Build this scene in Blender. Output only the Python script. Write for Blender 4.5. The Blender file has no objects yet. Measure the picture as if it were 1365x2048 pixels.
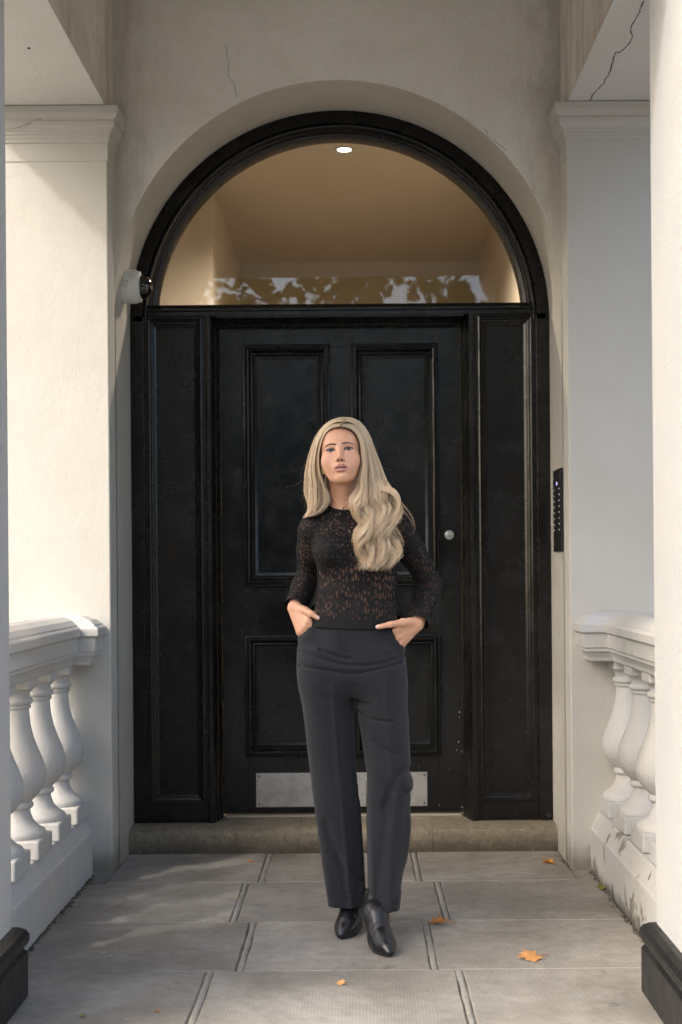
import bpy, bmesh, math, random
import numpy as np
from mathutils import Vector, Matrix
random.seed(7)
PI = math.pi
S = bpy.context.scene
C = S.collection

# ------------------------------------------------------------------ camera
FOC = 2844.0            # 50 mm lens on a 24x36 frame, measured in photo pixels
VX, VY = 715.0, 1135.0  # vanishing point of the porch axis in the photo
CAMZ = 1.226            # camera height above the porch floor
ROLL = 0.008
cam_data = bpy.data.cameras.new('camera')
cam = bpy.data.objects.new('camera', cam_data)
C.objects.link(cam)
cam_data.sensor_fit = 'VERTICAL'
cam_data.sensor_height = 36.0
cam_data.sensor_width = 24.0
cam_data.lens = FOC / 2048.0 * 36.0
cam_data.shift_x = (682.5 - VX) / 2048.0
cam_data.shift_y = (VY - 1024.0) / 2048.0
cam_data.clip_end = 500.0
cam_data.dof.use_dof = True
cam_data.dof.focus_distance = 4.72
cam_data.dof.aperture_fstop = 4.5
cam.location = (0, 0, CAMZ)
cam.rotation_euler = (Matrix.Rotation(PI/2, 3, 'X') @ Matrix.Rotation(-ROLL, 3, 'Z')).to_euler()
S.camera = cam

# ------------------------------------------------------------------ sky, sun, exposure
SUN = Vector((0.654, 0.51, -0.654)).normalized()
world = bpy.data.worlds.new('World')
S.world = world
world.use_nodes = True
wn = world.node_tree
wn.nodes.clear()
sky = wn.nodes.new('ShaderNodeTexSky')
sky.sky_type = 'NISHITA'
sky.sun_disc = False
sky.sun_elevation = math.asin(-SUN.z)
sky.sun_rotation = math.atan2(-SUN.x, -SUN.y)
sky.altitude = 0
sky.air_density = 1.0
sky.dust_density = 3.6
sky.ozone_density = 1.0
bg = wn.nodes.new('ShaderNodeBackground')
bg.inputs['Strength'].default_value = 0.15
wo = wn.nodes.new('ShaderNodeOutputWorld')
wn.links.new(sky.outputs[0], bg.inputs[0])
wn.links.new(bg.outputs[0], wo.inputs[0])
sun_data = bpy.data.lights.new('sun', 'SUN')
sun_data.energy = 0.64
sun_data.angle = math.radians(3.5)
sun_data.color = (1.0, 0.985, 0.955)
sun = bpy.data.objects.new('sun', sun_data)
sun.rotation_euler = SUN.to_track_quat('-Z', 'Y').to_euler()
sun.location = (-8, -5, 12)
C.objects.link(sun)
S.view_settings.view_transform = 'Standard'
S.view_settings.look = 'None'
S.view_settings.gamma = 1.0
S.view_settings.use_curve_mapping = False
S.view_settings.exposure = 1.82

# ------------------------------------------------------------------ helpers
def at(u, v, Y):
    """photo pixel + distance -> point in the place (used for measuring)"""
    u0 = u - ROLL * (v - VY)
    v0 = v + ROLL * (u - VX)
    return Vector(((u0 - VX) * Y / FOC, Y, CAMZ - (v0 - VY) * Y / FOC))

def tag(o, label=None, cat=None, group=None, kind=None):
    if label: o['label'] = label
    if cat: o['category'] = cat
    if group: o['group'] = group
    if kind: o['kind'] = kind
    return o

def empty(name, loc, label, cat, group=None):
    o = bpy.data.objects.new(name, None)
    o.location = loc
    o.empty_display_size = 0.1
    C.objects.link(o)
    return tag(o, label, cat, group)

def adopt(o, parent):
    if parent is not None:
        o.parent = parent
        base = Vector(parent.location) if parent.parent is None else Vector((0, 0, 0))
        o.matrix_parent_inverse = Matrix.Translation(-base)
    return o

def link_mesh(name, me, mat, parent=None, smooth=False):
    o = bpy.data.objects.new(name, me)
    C.objects.link(o)
    if mat is not None and len(me.materials) == 0:
        me.materials.append(mat)
    if smooth:
        me.polygons.foreach_set('use_smooth', [True] * len(me.polygons))
    return adopt(o, parent)

class MB:
    """collects shapes, then links them as one mesh object"""
    def __init__(s): s.v = []; s.f = []
    def add(s, vs, fs):
        n = len(s.v)
        s.v += [tuple(p) for p in vs]
        s.f += [tuple(i + n for i in q) for q in fs]
        return s
    def box(s, x0, x1, y0, y1, z0, z1):
        vs = [(x, y, z) for z in (z0, z1) for y in (y0, y1) for x in (x0, x1)]
        return s.add(vs, [(0,2,3,1),(4,5,7,6),(0,1,5,4),(2,6,7,3),(0,4,6,2),(1,3,7,5)])
    def rings(s, rings, close=True, cap0=True, cap1=True):
        n = len(rings[0]); fs = []; vs = []
        for r in rings: vs += list(r)
        m = n if close else n - 1
        for k in range(len(rings) - 1):
            for i in range(m):
                j = (i + 1) % n
                fs.append((k*n+i, k*n+j, (k+1)*n+j, (k+1)*n+i))
        if cap0: fs.append(tuple(reversed(range(n))))
        if cap1: fs.append(tuple((len(rings)-1)*n + i for i in range(n)))
        return s.add(vs, fs)
    def lathe(s, prof, c=(0,0,0), n=24, axis='z'):
        """prof: list of (radius, height)"""
        rings = []
        for r, h in prof:
            ring = []
            for i in range(n):
                a = 2*PI*i/n
                p, q = r*math.cos(a), r*math.sin(a)
                if axis == 'z': ring.append((c[0]+p, c[1]+q, c[2]+h))
                elif axis == 'x': ring.append((c[0]+h, c[1]+p, c[2]+q))
                else: ring.append((c[0]+p, c[1]-h, c[2]+q))
            rings.append(ring)
        return s.rings(rings)
    def rect_loft(s, x0, x1, y0, y1, prof, fl=(1,1,1,1)):
        """stacked rectangles grown by an offset; fl: grow on x0, x1, y0, y1"""
        rings = []
        for o, z in prof:
            a, b, c, d = x0-o*fl[0], x1+o*fl[1], y0-o*fl[2], y1+o*fl[3]
            rings.append([(a,c,z),(b,c,z),(b,d,z),(a,d,z)])
        return s.rings(rings)
    def tube(s, pts, rad, n=6, cap=True):
        pts = [Vector(p) for p in pts]
        if not isinstance(rad, (list, tuple)): rad = [rad]*len(pts)
        rings = []
        up = None
        for i, p in enumerate(pts):
            t = (pts[min(i+1, len(pts)-1)] - pts[max(i-1, 0)]).normalized()
            if up is None:
                up = Vector((0,0,1)) if abs(t.z) < 0.9 else Vector((1,0,0))
            a = t.cross(up)
            if a.length < 1e-6: a = t.orthogonal()
            a.normalize(); b = a.cross(t).normalized(); up = b
            rings.append([tuple(p + rad[i]*(math.cos(2*PI*k/n)*a + math.sin(2*PI*k/n)*b)) for k in range(n)])
        return s.rings(rings, True, cap, cap)
    def build(s, name, mat, parent=None, smooth=False, bevel=0.0, seg=2, shade_angle=None):
        me = bpy.data.meshes.new(name)
        me.from_pydata(s.v, [], s.f)
        me.update()
        bm = bmesh.new(); bm.from_mesh(me)
        bmesh.ops.recalc_face_normals(bm, faces=bm.faces)
        bm.to_mesh(me); bm.free()
        o = link_mesh(name, me, mat, parent, smooth)
        if bevel:
            md = o.modifiers.new('bevel', 'BEVEL')
            md.width = bevel; md.segments = seg; md.limit_method = 'ANGLE'
            md.angle_limit = math.radians(35)
        if shade_angle:
            me.polygons.foreach_set('use_smooth', [True]*len(me.polygons))
            me.set_sharp_from_angle(angle=math.radians(shade_angle))
        return o

# ------------------------------------------------------------------ materials
class NT:
    def __init__(s, name):
        s.m = bpy.data.materials.new(name); s.m.use_nodes = True
        s.t = s.m.node_tree; s.t.nodes.clear()
        s.out = s.n('ShaderNodeOutputMaterial')
    def n(s, typ, **kw):
        nd = s.t.nodes.new(typ)
        for k, v in kw.items(): setattr(nd, k, v)
        return nd
    def l(s, a, b): s.t.links.new(a, b)
    def put(s, sock, val):
        if hasattr(val, 'is_output'): s.l(val, sock)
        else:
            if isinstance(val, (tuple, list)) and len(val) == 3 and sock.type == 'RGBA': val = (*val, 1)
            sock.default_value = val
    def pos(s, scale=(1,1,1), obj=False, loc=(0,0,0)):
        if obj:
            c = s.n('ShaderNodeTexCoord').outputs['Object']
        else:
            c = s.n('ShaderNodeNewGeometry').outputs['Position']
        mp = s.n('ShaderNodeMapping')
        mp.inputs['Scale'].default_value = scale
        mp.inputs['Location'].default_value = loc
        s.l(c, mp.inputs[0]); return mp.outputs[0]
    def noise(s, vec, scale, detail=4, rough=0.55, dist=0.0):
        nd = s.n('ShaderNodeTexNoise')
        s.l(vec, nd.inputs['Vector'])
        nd.inputs['Scale'].default_value = scale; nd.inputs['Detail'].default_value = detail
        nd.inputs['Roughness'].default_value = rough; nd.inputs['Distortion'].default_value = dist
        return nd.outputs['Fac']
    def voro(s, vec, scale, feature='F1', rand=1.0):
        nd = s.n('ShaderNodeTexVoronoi', feature=feature)
        s.l(vec, nd.inputs['Vector']); nd.inputs['Scale'].default_value = scale
        nd.inputs['Randomness'].default_value = rand
        return nd.outputs['Distance']
    def ramp(s, fac, lo, hi, a=0.0, b=1.0):
        nd = s.n('ShaderNodeMapRange'); nd.clamp = True
        nd.interpolation_type = 'SMOOTHSTEP'
        s.put(nd.inputs[0], fac)
        nd.inputs[1].default_value = lo; nd.inputs[2].default_value = hi
        nd.inputs[3].default_value = a; nd.inputs[4].default_value = b
        return nd.outputs[0]
    def math(s, op, a, b=None, c=None):
        nd = s.n('ShaderNodeMath', operation=op)
        s.put(nd.inputs[0], a)
        if b is not None: s.put(nd.inputs[1], b)
        if c is not None: s.put(nd.inputs[2], c)
        return nd.outputs[0]
    def mix(s, fac, a, b, mode='MIX'):
        nd = s.n('ShaderNodeMix', data_type='RGBA', blend_type=mode)
        s.put(nd.inputs[0], fac); s.put(nd.inputs[6], a); s.put(nd.inputs[7], b)
        return nd.outputs[2]
    def sep(s, vec):
        nd = s.n('ShaderNodeSeparateXYZ'); s.l(vec, nd.inputs[0]); return nd.outputs
    def bump(s, h, strength=0.3, dist=0.01, nrm=None):
        nd = s.n('ShaderNodeBump')
        nd.inputs['Strength'].default_value = strength; nd.inputs['Distance'].default_value = dist
        s.put(nd.inputs['Height'], h)
        if nrm is not None: s.l(nrm, nd.inputs['Normal'])
        return nd.outputs[0]
    def pbr(s, col, rough=0.6, metal=0.0, nrm=None, **kw):
        p = s.n('ShaderNodeBsdfPrincipled')
        s.put(p.inputs['Base Color'], col); s.put(p.inputs['Roughness'], rough); s.put(p.inputs['Metallic'], metal)
        if nrm is not None: s.l(nrm, p.inputs['Normal'])
        for k, v in kw.items(): s.put(p.inputs[k.replace('_', ' ')], v)
        s.l(p.outputs[0], s.out.inputs[0])
        return p

def rgb(h):
    """sRGB hex -> linear"""
    r = []
    for i in (0, 2, 4):
        c = int(h[i:i+2], 16) / 255
        r.append(c/12.92 if c <= 0.04045 else ((c+0.055)/1.055)**2.4)
    return tuple(r)

def plaster(name, base, dirt, dirt_amt=0.35, streak=0.0, grain=1.0, base_grime=0.0, corner=0.0):
    t = NT(name)
    P = t.pos()
    mott = t.ramp(t.noise(P, 1.7, 5, 0.6), 0.35, 0.75)
    fine = t.ramp(t.noise(P, 9.0, 6, 0.65), 0.4, 0.8)
    col = t.mix(t.math('MULTIPLY', mott, dirt_amt), base, dirt)
    col = t.mix(t.math('MULTIPLY', fine, dirt_amt*0.6), col, dirt)
    gr = t.ramp(t.noise(P, 190, 3, 0.7), 0.35, 0.75)
    col = t.mix(t.math('MULTIPLY', gr, 0.22*grain), col, dirt)
    if streak:
        st = t.noise(t.pos((5, 5, 0.75)), 2.2, 6, 0.68, 0.3)
        st = t.ramp(st, 0.45, 0.72)
        col = t.mix(t.math('MULTIPLY', st, streak), col, tuple(c*0.42 for c in dirt))
    if base_grime:
        z = t.sep(P)[2]
        zz = t.math('ADD', z, t.math('MULTIPLY', t.noise(P, 14, 4), -0.14))
        g = t.ramp(zz, -0.06, 0.10, 1.0, 0.0)
        col = t.mix(t.math('MULTIPLY', g, base_grime), col, (0.10, 0.085, 0.055))
    if corner:
        X = t.sep(P)
        dl = t.math('ABSOLUTE', t.math('SUBTRACT', X[0], -0.9925)); dr = t.math('ABSOLUTE', t.math('SUBTRACT', X[0], 0.8545))
        dd = t.math('MINIMUM', dl, dr)
        dd = t.math('ADD', dd, t.math('MULTIPLY', t.math('SUBTRACT', t.noise(t.pos((3, 3, 0.9)), 6, 6, 0.7), 0.5), 0.45))
        zf = t.ramp(X[2], 2.0, 3.0)
        col = t.mix(t.math('MULTIPLY', t.math('MULTIPLY', t.ramp(dd, -0.05, 0.22, 1, 0), zf), corner), col, (0.20, 0.155, 0.105))
    # tiny specks and pits
    sp = t.noise(P, 110, 2, 0.5)
    col = t.mix(t.ramp(sp, 0.66, 0.76, 0, 0.35), col, dirt)
    h1 = t.noise(P, 260, 3, 0.6)
    h2 = t.noise(P, 45, 3, 0.5)
    h3 = t.noise(P, 5, 2, 0.5)
    b = t.bump(h1, 0.45*grain, 0.005)
    b = t.bump(t.noise(P, 95, 4, 0.65), 0.35*grain, 0.006, b)
    b = t.bump(h2, 0.25*grain, 0.009, b)
    b = t.bump(h3, 0.12, 0.03, b)
    t.pbr(col, t.ramp(sp, 0.3, 0.7, 0.62, 0.8), 0.0, b, Specular_IOR_Level=0.3)
    return t.m

CREAM = (0.51, 0.49, 0.438)
M = {}
M['wall'] = plaster('stained_render', (0.80, 0.77, 0.705), (0.50, 0.435, 0.35), 0.30, 0.06, 1.0, 0.0, 0.42)
M['beam'] = plaster('streaked_render', (0.74, 0.69, 0.61), (0.40, 0.33, 0.25), 0.6, 0.45)
M['soffit'] = plaster('soffit_paint', (0.62, 0.605, 0.56), (0.5, 0.45, 0.37), 0.25)
M['pier'] = plaster('pier_render', CREAM, (0.42, 0.38, 0.31), 0.3, 0.0, 0.6, 0.75)
M['near'] = plaster('pier_render_smooth', (0.40, 0.40, 0.39), (0.56, 0.52, 0.45), 0.2, 0.0, 0.7)
M['cap'] = plaster('capital_paint', (0.49, 0.475, 0.43), (0.45, 0.39, 0.31), 0.3, 0.0, 0.5)
M['rail'] = plaster('balustrade_paint', (0.49, 0.482, 0.455), (0.46, 0.41, 0.34), 0.4, 0.12, 0.6)

def m_peel():
    t = NT('peeling_white_paint')
    P = t.pos()
    z = t.sep(P)[2]
    n = t.noise(P, 7.5, 6, 0.62, 0.6)
    low = t.ramp(z, 0.0, 0.42, 0.09, 0.0)
    edge = t.math('ADD', n, low)
    bare = t.ramp(edge, 0.655, 0.668)
    rim = t.math('SUBTRACT', t.ramp(edge, 0.63, 0.655), bare)
    mott = t.ramp(t.noise(P, 4, 5, 0.6), 0.35, 0.75)
    paint = t.mix(t.math('MULTIPLY', mott, 0.35), (0.48, 0.468, 0.435), (0.36, 0.32, 0.265))
    stone = t.mix(t.noise(P, 40, 4), (0.10, 0.09, 0.07), (0.34, 0.31, 0.25))
    col = t.mix(bare, paint, stone)
    zz = t.math('ADD', z, t.math('MULTIPLY', t.noise(P, 22, 4), -0.09))
    col = t.mix(t.ramp(zz, -0.05, 0.02, 0.85, 0.0), col, (0.07, 0.06, 0.045))
    h = t.math('SUBTRACT', t.math('MULTIPLY', rim, 0.5), bare)
    b = t.bump(h, 0.7, 0.004)
    b = t.bump(t.noise(P, 160, 3), 0.2, 0.004, b)
    t.pbr(col, 0.6, 0, b, Specular_IOR_Level=0.3)
    return t.m
M['peel'] = m_peel()

def m_black(name, rough=0.3, wear=0.0, bumpk=1.0, col=(0.0085, 0.008, 0.0075)):
    t = NT(name)
    P = t.pos()
    br = t.noise(t.pos((70, 70, 2.0)), 3.0, 4, 0.6)
    ch = t.noise(P, 28, 5, 0.65)
    lg = t.noise(P, 3.0, 3, 0.5)
    dust = t.ramp(t.noise(P, 7, 6, 0.7), 0.40, 0.75)
    r = t.math('ADD', t.ramp(lg, 0.3, 0.75, rough*0.8, rough*1.1), t.math('MULTIPLY', dust, 0.16))
    c = t.mix(t.ramp(lg, 0.3, 0.8), col, tuple(x*1.9 for x in col))
    c = t.mix(t.math('MULTIPLY', dust, 0.07), c, (0.05, 0.048, 0.043))
    if wear:
        w = t.ramp(t.noise(t.pos((30, 30, 5)), 2.0, 6, 0.7), 0.62, 0.78)
        c = t.mix(t.math('MULTIPLY', w, wear), c, (0.10, 0.098, 0.095))
    b = t.bump(br, 0.20*bumpk, 0.003)
    b = t.bump(t.noise(t.pos((5, 5, 2.2)), 3.0, 3, 0.5), 0.22*bumpk, 0.012, b)
    b = t.bump(t.noise(P, 60, 4, 0.6), 0.05*bumpk, 0.003, b)
    chip = t.noise(P, 130, 2, 0.5)
    c = t.mix(t.ramp(chip, 0.86, 0.87), c, (0.3, 0.28, 0.24))
    t.pbr(c, r, 0, b, Specular_IOR_Level=0.4)
    return t.m
M['black'] = m_black('black_gloss_paint', 0.20, 0, 1, (0.0045,0.0046,0.0042))
M['black_frame'] = m_black('black_frame_paint', 0.24, 0.0, 0.8, (0.004, 0.0036, 0.0032))
M['plinth_black'] = m_black('worn_black_paint', 0.42, 0.22, 1.6, (0.006, 0.006, 0.006))

def m_slab():
    t = NT('embossed_paving')
    P = t.pos()
    oi = t.n('ShaderNodeObjectInfo').outputs['Random']
    xyz = t.sep(P)
    # diamond grip pattern
    k = 2*PI/0.0135
    d1 = t.math('SINE', t.math('MULTIPLY', t.math('ADD', xyz[0], xyz[1]), k*0.7))
    d2 = t.math('SINE', t.math('MULTIPLY', t.math('SUBTRACT', xyz[0], xyz[1]), k*0.7))
    dia = t.ramp(t.math('MULTIPLY', d1, d2), 0.1, 0.6)
    worn = t.ramp(t.noise(P, 4, 3), 0.35, 0.65, 0.35, 1.0)
    dia = t.math('MULTIPLY', dia, worn)
    n1 = t.ramp(t.noise(P, 2.2, 6, 0.65), 0.3, 0.75)
    n2 = t.noise(P, 18, 5, 0.7)
    base = t.mix(n1, (0.335, 0.31, 0.27), (0.20, 0.18, 0.148))
    base = t.mix(t.ramp(n2, 0.35, 0.8, 0, 0.45), base, (0.15, 0.138, 0.118))
    br = t.math('ADD', t.math('MULTIPLY', oi, 0.30), 0.86)
    hs = t.n('ShaderNodeHueSaturation'); t.put(hs.inputs['Value'], br); t.put(hs.inputs['Color'], base)
    c = hs.outputs[0]
    c = t.mix(t.math('MULTIPLY', dia, 0.16), c, (0.12, 0.112, 0.1))
    big = t.ramp(t.noise(P, 1.1, 6, 0.7, 0.5), 0.42, 0.62)
    c = t.mix(t.math('MULTIPLY', big, 0.45), c, (0.135, 0.122, 0.10))
    pale = t.ramp(t.noise(t.pos((1,1,1), False, (3.1,7.7,0)), 1.9, 5, 0.7), 0.55, 0.7)
    c = t.mix(t.math('MULTIPLY', pale, 0.35), c, (0.36, 0.35, 0.325))
    sp = t.voro(P, 9.0)
    spm = t.math('MULTIPLY', t.ramp(sp, 0.06, 0.085, 1, 0), t.ramp(t.noise(P, 5, 2), 0.5, 0.62))
    c = t.mix(t.math('MULTIPLY', spm, 0.5), c, (0.42, 0.41, 0.38))
    dk = t.ramp(t.noise(P, 3.6, 5, 0.7, 0.8), 0.63, 0.68)
    c = t.mix(t.math('MULTIPLY', dk, 0.5), c, (0.085, 0.08, 0.07))
    fl = t.ramp(t.noise(P, 160, 2), 0.74, 0.8)
    c = t.mix(t.math('MULTIPLY', fl, 0.5), c, (0.5, 0.48, 0.44))
    b = t.bump(dia, 0.35, 0.0015)
    b = t.bump(t.noise(P, 120, 4, 0.7), 0.35, 0.003, b)
    b = t.bump(t.noise(P, 6, 3), 0.2, 0.02, b)
    t.pbr(c, t.ramp(n2, 0.3, 0.7, 0.62, 0.82), 0, b, Specular_IOR_Level=0.35)
    return t.m
M['slab'] = m_slab()

def m_stone(name, a, b_, dark, rough=0.8, low=None):
    t = NT(name)
    P = t.pos()
    n1 = t.noise(P, 5, 6, 0.7); n2 = t.noise(P, 45, 5, 0.75)
    c = t.mix(t.ramp(n1, 0.3, 0.7), a, b_)
    c = t.mix(t.ramp(n2, 0.45, 0.75, 0, 0.8), c, dark)
    if low:
        z = t.math('ADD', t.sep(P)[2], t.math('MULTIPLY', t.noise(P, 20, 5), -0.06))
        c = t.mix(t.ramp(z, -0.03, low, 0.85, 0), c, dark)
        lt = t.ramp(t.noise(P, 70, 3), 0.64, 0.7)
        c = t.mix(t.math('MULTIPLY', lt, 0.5), c, (0.42, 0.39, 0.32))
    b = t.bump(n2, 0.6, 0.006)
    b = t.bump(n1, 0.4, 0.015, b)
    t.pbr(c, rough, 0, b, Specular_IOR_Level=0.3)
    return t.m
M['step'] = m_stone('weathered_step_stone', (0.245, 0.205, 0.145), (0.165, 0.14, 0.10), (0.075, 0.063, 0.045), 0.8, 0.05)
M['mortar'] = m_stone('mortar', (0.31, 0.295, 0.26), (0.24, 0.225, 0.195), (0.15, 0.138, 0.118))
M['dirt'] = m_stone('dirt_crumbs', (0.07, 0.06, 0.042), (0.16, 0.135, 0.095), (0.025, 0.022, 0.016))
M['pavement'] = m_stone('pavement_stone', (0.30, 0.29, 0.27), (0.24, 0.23, 0.21), (0.16, 0.155, 0.14))
M['asphalt'] = m_stone('asphalt', (0.06, 0.06, 0.06), (0.05, 0.05, 0.05), (0.03, 0.03, 0.03))

def simple(name, col, rough=0.5, metal=0.0, n=0.0, ns=60, **kw):
    t = NT(name)
    P = t.pos(obj=True)
    f = t.noise(P, ns, 4, 0.6)
    c = t.mix(t.ramp(f, 0.3, 0.75), col, tuple(x*(1-n) for x in col))
    t.pbr(c, t.ramp(f, 0.3, 0.7, rough*0.9, rough*1.1), metal, t.bump(f, 0.1, 0.002), **kw)
    return t.m
def m_kick():
    t = NT('dull_aluminium')
    P = t.pos((6, 1, 90))
    f = t.noise(P, 4, 4, 0.6); g = t.noise(t.pos(), 14, 5, 0.65)
    c = t.mix(t.ramp(g, 0.35, 0.7), (0.50, 0.485, 0.455), (0.36, 0.345, 0.31))
    t.pbr(c, t.ramp(g, 0.3, 0.7, 0.42, 0.6), 0.75, t.bump(f, 0.12, 0.001))
    return t.m
M['kick'] = m_kick()
M['steel'] = simple('satin_steel', (0.62, 0.62, 0.6), 0.32, 0.9, 0.15)
M['brass'] = simple('brass', (0.55, 0.36, 0.12), 0.3, 1.0, 0.2)
M['gold'] = simple('gold', (0.75, 0.52, 0.22), 0.22, 1.0, 0.1)
M['screw'] = simple('dark_screw', (0.05, 0.045, 0.04), 0.5, 0.6)
M['plastic'] = simple('white_camera_plastic', (0.66, 0.655, 0.62), 0.45, 0, 0.12, 30)
M['dome'] = simple('smoked_dome', (0.004, 0.004, 0.004), 0.06, 0, 0, 10, Coat_Weight=0.6)
M['intercom'] = simple('black_anodised_plate', (0.010, 0.009, 0.009), 0.42)
M['crack'] = simple('crack_dark', (0.035, 0.03, 0.024), 0.9)  # dark tone of the soffit crack, shared by the rust spots
M['crack_soft'] = simple('hairline_crack', (0.17, 0.145, 0.115), 0.9)
M['seal'] = simple('pale_weather_strip', (0.34, 0.31, 0.25), 0.6)
M['hallpaint'] = plaster('hall_paint', (0.68, 0.60, 0.49), (0.60, 0.52, 0.42), 0.2, 0, 0.25)
M['hallfloor'] = simple('hall_floor', (0.14, 0.10, 0.07), 0.5, 0, 0.4, 8)
def m_emit(name, col, st):
    t = NT(name); e = t.n('ShaderNodeEmission')
    t.put(e.inputs[0], col); e.inputs[1].default_value = st
    t.l(e.outputs[0], t.out.inputs[0]); return t.m
M['lamp'] = m_emit('lit_downlight', (1.0, 0.86, 0.66), 6.0)
M['display'] = m_emit('lit_display', (0.45, 0.42, 0.9), 0.5)
def m_glass():
    t = NT('fanlight_glass')
    fr = t.n('ShaderNodeFresnel'); fr.inputs['IOR'].default_value = 1.85
    P = t.pos()
    b = t.bump(t.noise(P, 3.0, 2), 0.04, 0.01)
    tr = t.n('ShaderNodeBsdfTransparent'); tr.inputs[0].default_value = (0.93, 0.94, 0.92, 1)
    gl = t.n('ShaderNodeBsdfGlossy'); gl.inputs['Roughness'].default_value = 0.0
    t.l(b, gl.inputs['Normal'])
    mx = t.n('ShaderNodeMixShader')
    t.l(fr.outputs[0], mx.inputs[0]); t.l(tr.outputs[0], mx.inputs[1]); t.l(gl.outputs[0], mx.inputs[2])
    t.l(mx.outputs[0], t.out.inputs[0]); return t.m
M['glass'] = m_glass()
# ================================================================== the porch
CX = -0.069; HALF = 0.9235
XL, XR = CX - HALF, CX + HALF
SPR = 2.316                      # springing height of the arch
PIER_Y, WALL_Y, FRAME_Y, LEAF_Y = 5.72, 5.87, 6.26, 6.40
NEAR0, NEAR1 = 3.55, 4.06        # front piers, near and far face
PW = 0.55                        # pier width
SOF = 3.085                      # underside of the beams

def arch_pts(r, n=48, cx=CX, cz=SPR):
    return [(cx - r*math.cos(PI*i/n), cz + r*math.sin(PI*i/n)) for i in range(n+1)]

# ---- house front wall with the round-headed opening
house = empty('house_front', (CX, WALL_Y, 0), 'cream rendered house front with a round arch over the black door', 'house wall')
mb = MB()
X0, X1, ZT, YB = -9.0, 9.0, 9.0, 6.62
ap = arch_pts(HALF)
for Y in (WALL_Y, YB):
    mb.add([(X0,Y,-0.4),(XL,Y,-0.4),(XL,Y,SPR),(X0,Y,SPR)], [(0,1,2,3)])
    mb.add([(XR,Y,-0.4),(X1,Y,-0.4),(X1,Y,SPR),(XR,Y,SPR)], [(0,1,2,3)])
    mb.add([(X0,Y,SPR),(XL,Y,SPR),(XL,Y,ZT),(X0,Y,ZT)], [(0,1,2,3)])
    mb.add([(XR,Y,SPR),(X1,Y,SPR),(X1,Y,ZT),(XR,Y,ZT)], [(0,1,2,3)])
    for (a, b) in zip(ap[:-1], ap[1:]):
        mb.add([(a[0],Y,a[1]),(b[0],Y,b[1]),(b[0],Y,ZT),(a[0],Y,ZT)], [(0,1,2,3)])
wall_o = mb.build('wall', M['wall'], house)
mb = MB()
path = [(XL, 0.0)] + ap + [(XR, 0.0)]
mb.rings([[(x, Y, z) for x, z in path] for Y in (WALL_Y, WALL_Y+0.13, WALL_Y+0.26, FRAME_Y, YB)], close=False, cap0=False, cap1=False)
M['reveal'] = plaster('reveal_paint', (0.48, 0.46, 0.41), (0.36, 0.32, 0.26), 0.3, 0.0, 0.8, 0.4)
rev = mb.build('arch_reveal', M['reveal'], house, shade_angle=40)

def crack(pts, parent, mat, r=0.0016, jag=0.012, seed=1, n=3):
    """a thin open crack following a polyline on a surface"""
    rn = random.Random(seed)
    out = []
    for a, b in zip(pts[:-1], pts[1:]):
        a = Vector(a); b = Vector(b)
        for k in range(n):
            p = a.lerp(b, k/n)
            out.append(p)
    out.append(Vector(pts[-1]))
    d = (Vector(pts[-1]) - Vector(pts[0])).normalized()
    q = []
    for p in out:
        o = Vector((rn.uniform(-1,1), rn.uniform(-1,1), rn.uniform(-1,1)))
        q.append(p + o*jag)
    return q, [r*rn.uniform(0.4, 1.3) for _ in q]

# hairline crack above the arch (on the wall plane)
pp = [at(452, 88, WALL_Y), at(458, 120, WALL_Y), at(457, 150, WALL_Y), at(468, 168, WALL_Y), at(472, 192, WALL_Y)]
q, rr = crack(pp, house, None, 0.0010, 0.004, 3)
for p in q: p.y = WALL_Y
MB().tube(q, rr, 4).build('crack', M['crack_soft'], house)
pp = [at(968, 255, WALL_Y), at(975, 268, WALL_Y), at(992, 285, WALL_Y), at(1012, 300, WALL_Y)]
q, rr = crack(pp, house, None, 0.0008, 0.003, 4)
for p in q: p.y = WALL_Y
MB().tube(q, rr, 4).build('crack', M['crack_soft'], house)

# ---- piers
CAPITAL = [(0.0, 2.94), (0.009, 2.943), (0.009, 2.957), (0.013, 2.959), (0.013, 2.972), (0.018, 2.974), (0.018, 2.984),
           (0.026, 2.990), (0.034, 3.004), (0.037, 3.020), (0.034, 3.022), (0.034, 3.028), (0.044, 3.033), (0.050, 3.050), (0.052, 3.078), (0.0, 3.082)]
def rear_pier(side, label):
    x0, x1 = (XL-PW, XL) if side < 0 else (XR, XR+PW)
    p = empty('pier', ((x0+x1)/2, PIER_Y, 0), label, 'pier')
    MB().box(x0, x1, PIER_Y, WALL_Y+0.02, -0.05, 2.95).build('shaft', M['pier'], p, bevel=0.006, seg=3)
    MB().rect_loft(x0, x1, PIER_Y, WALL_Y+0.02, [(0.0035, 2.868), (0.0035, 2.942)], (1,1,1,0)).build('necking', M['cap'], p, bevel=0.002)
    MB().rect_loft(x0, x1, PIER_Y, WALL_Y+0.02, CAPITAL, (1,1,1,0)).build('capital', M['cap'], p, bevel=0.0015)
    return p
pl = rear_pier(-1, 'left cream rear pier against the house wall, beside the security camera')
pr = rear_pier(1, 'right cream rear pier against the house wall, beside the black intercom plate')
pp = [at(0, 262, PIER_Y-0.035), at(40, 255, PIER_Y-0.035), at(66, 243, PIER_Y-0.037), at(84, 236, PIER_Y-0.04)]
q, rr = crack(pp, pl, None, 0.0014, 0.003, 9)
MB().tube(q, rr, 4).build('crack', M['crack_soft'], pl)

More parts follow.
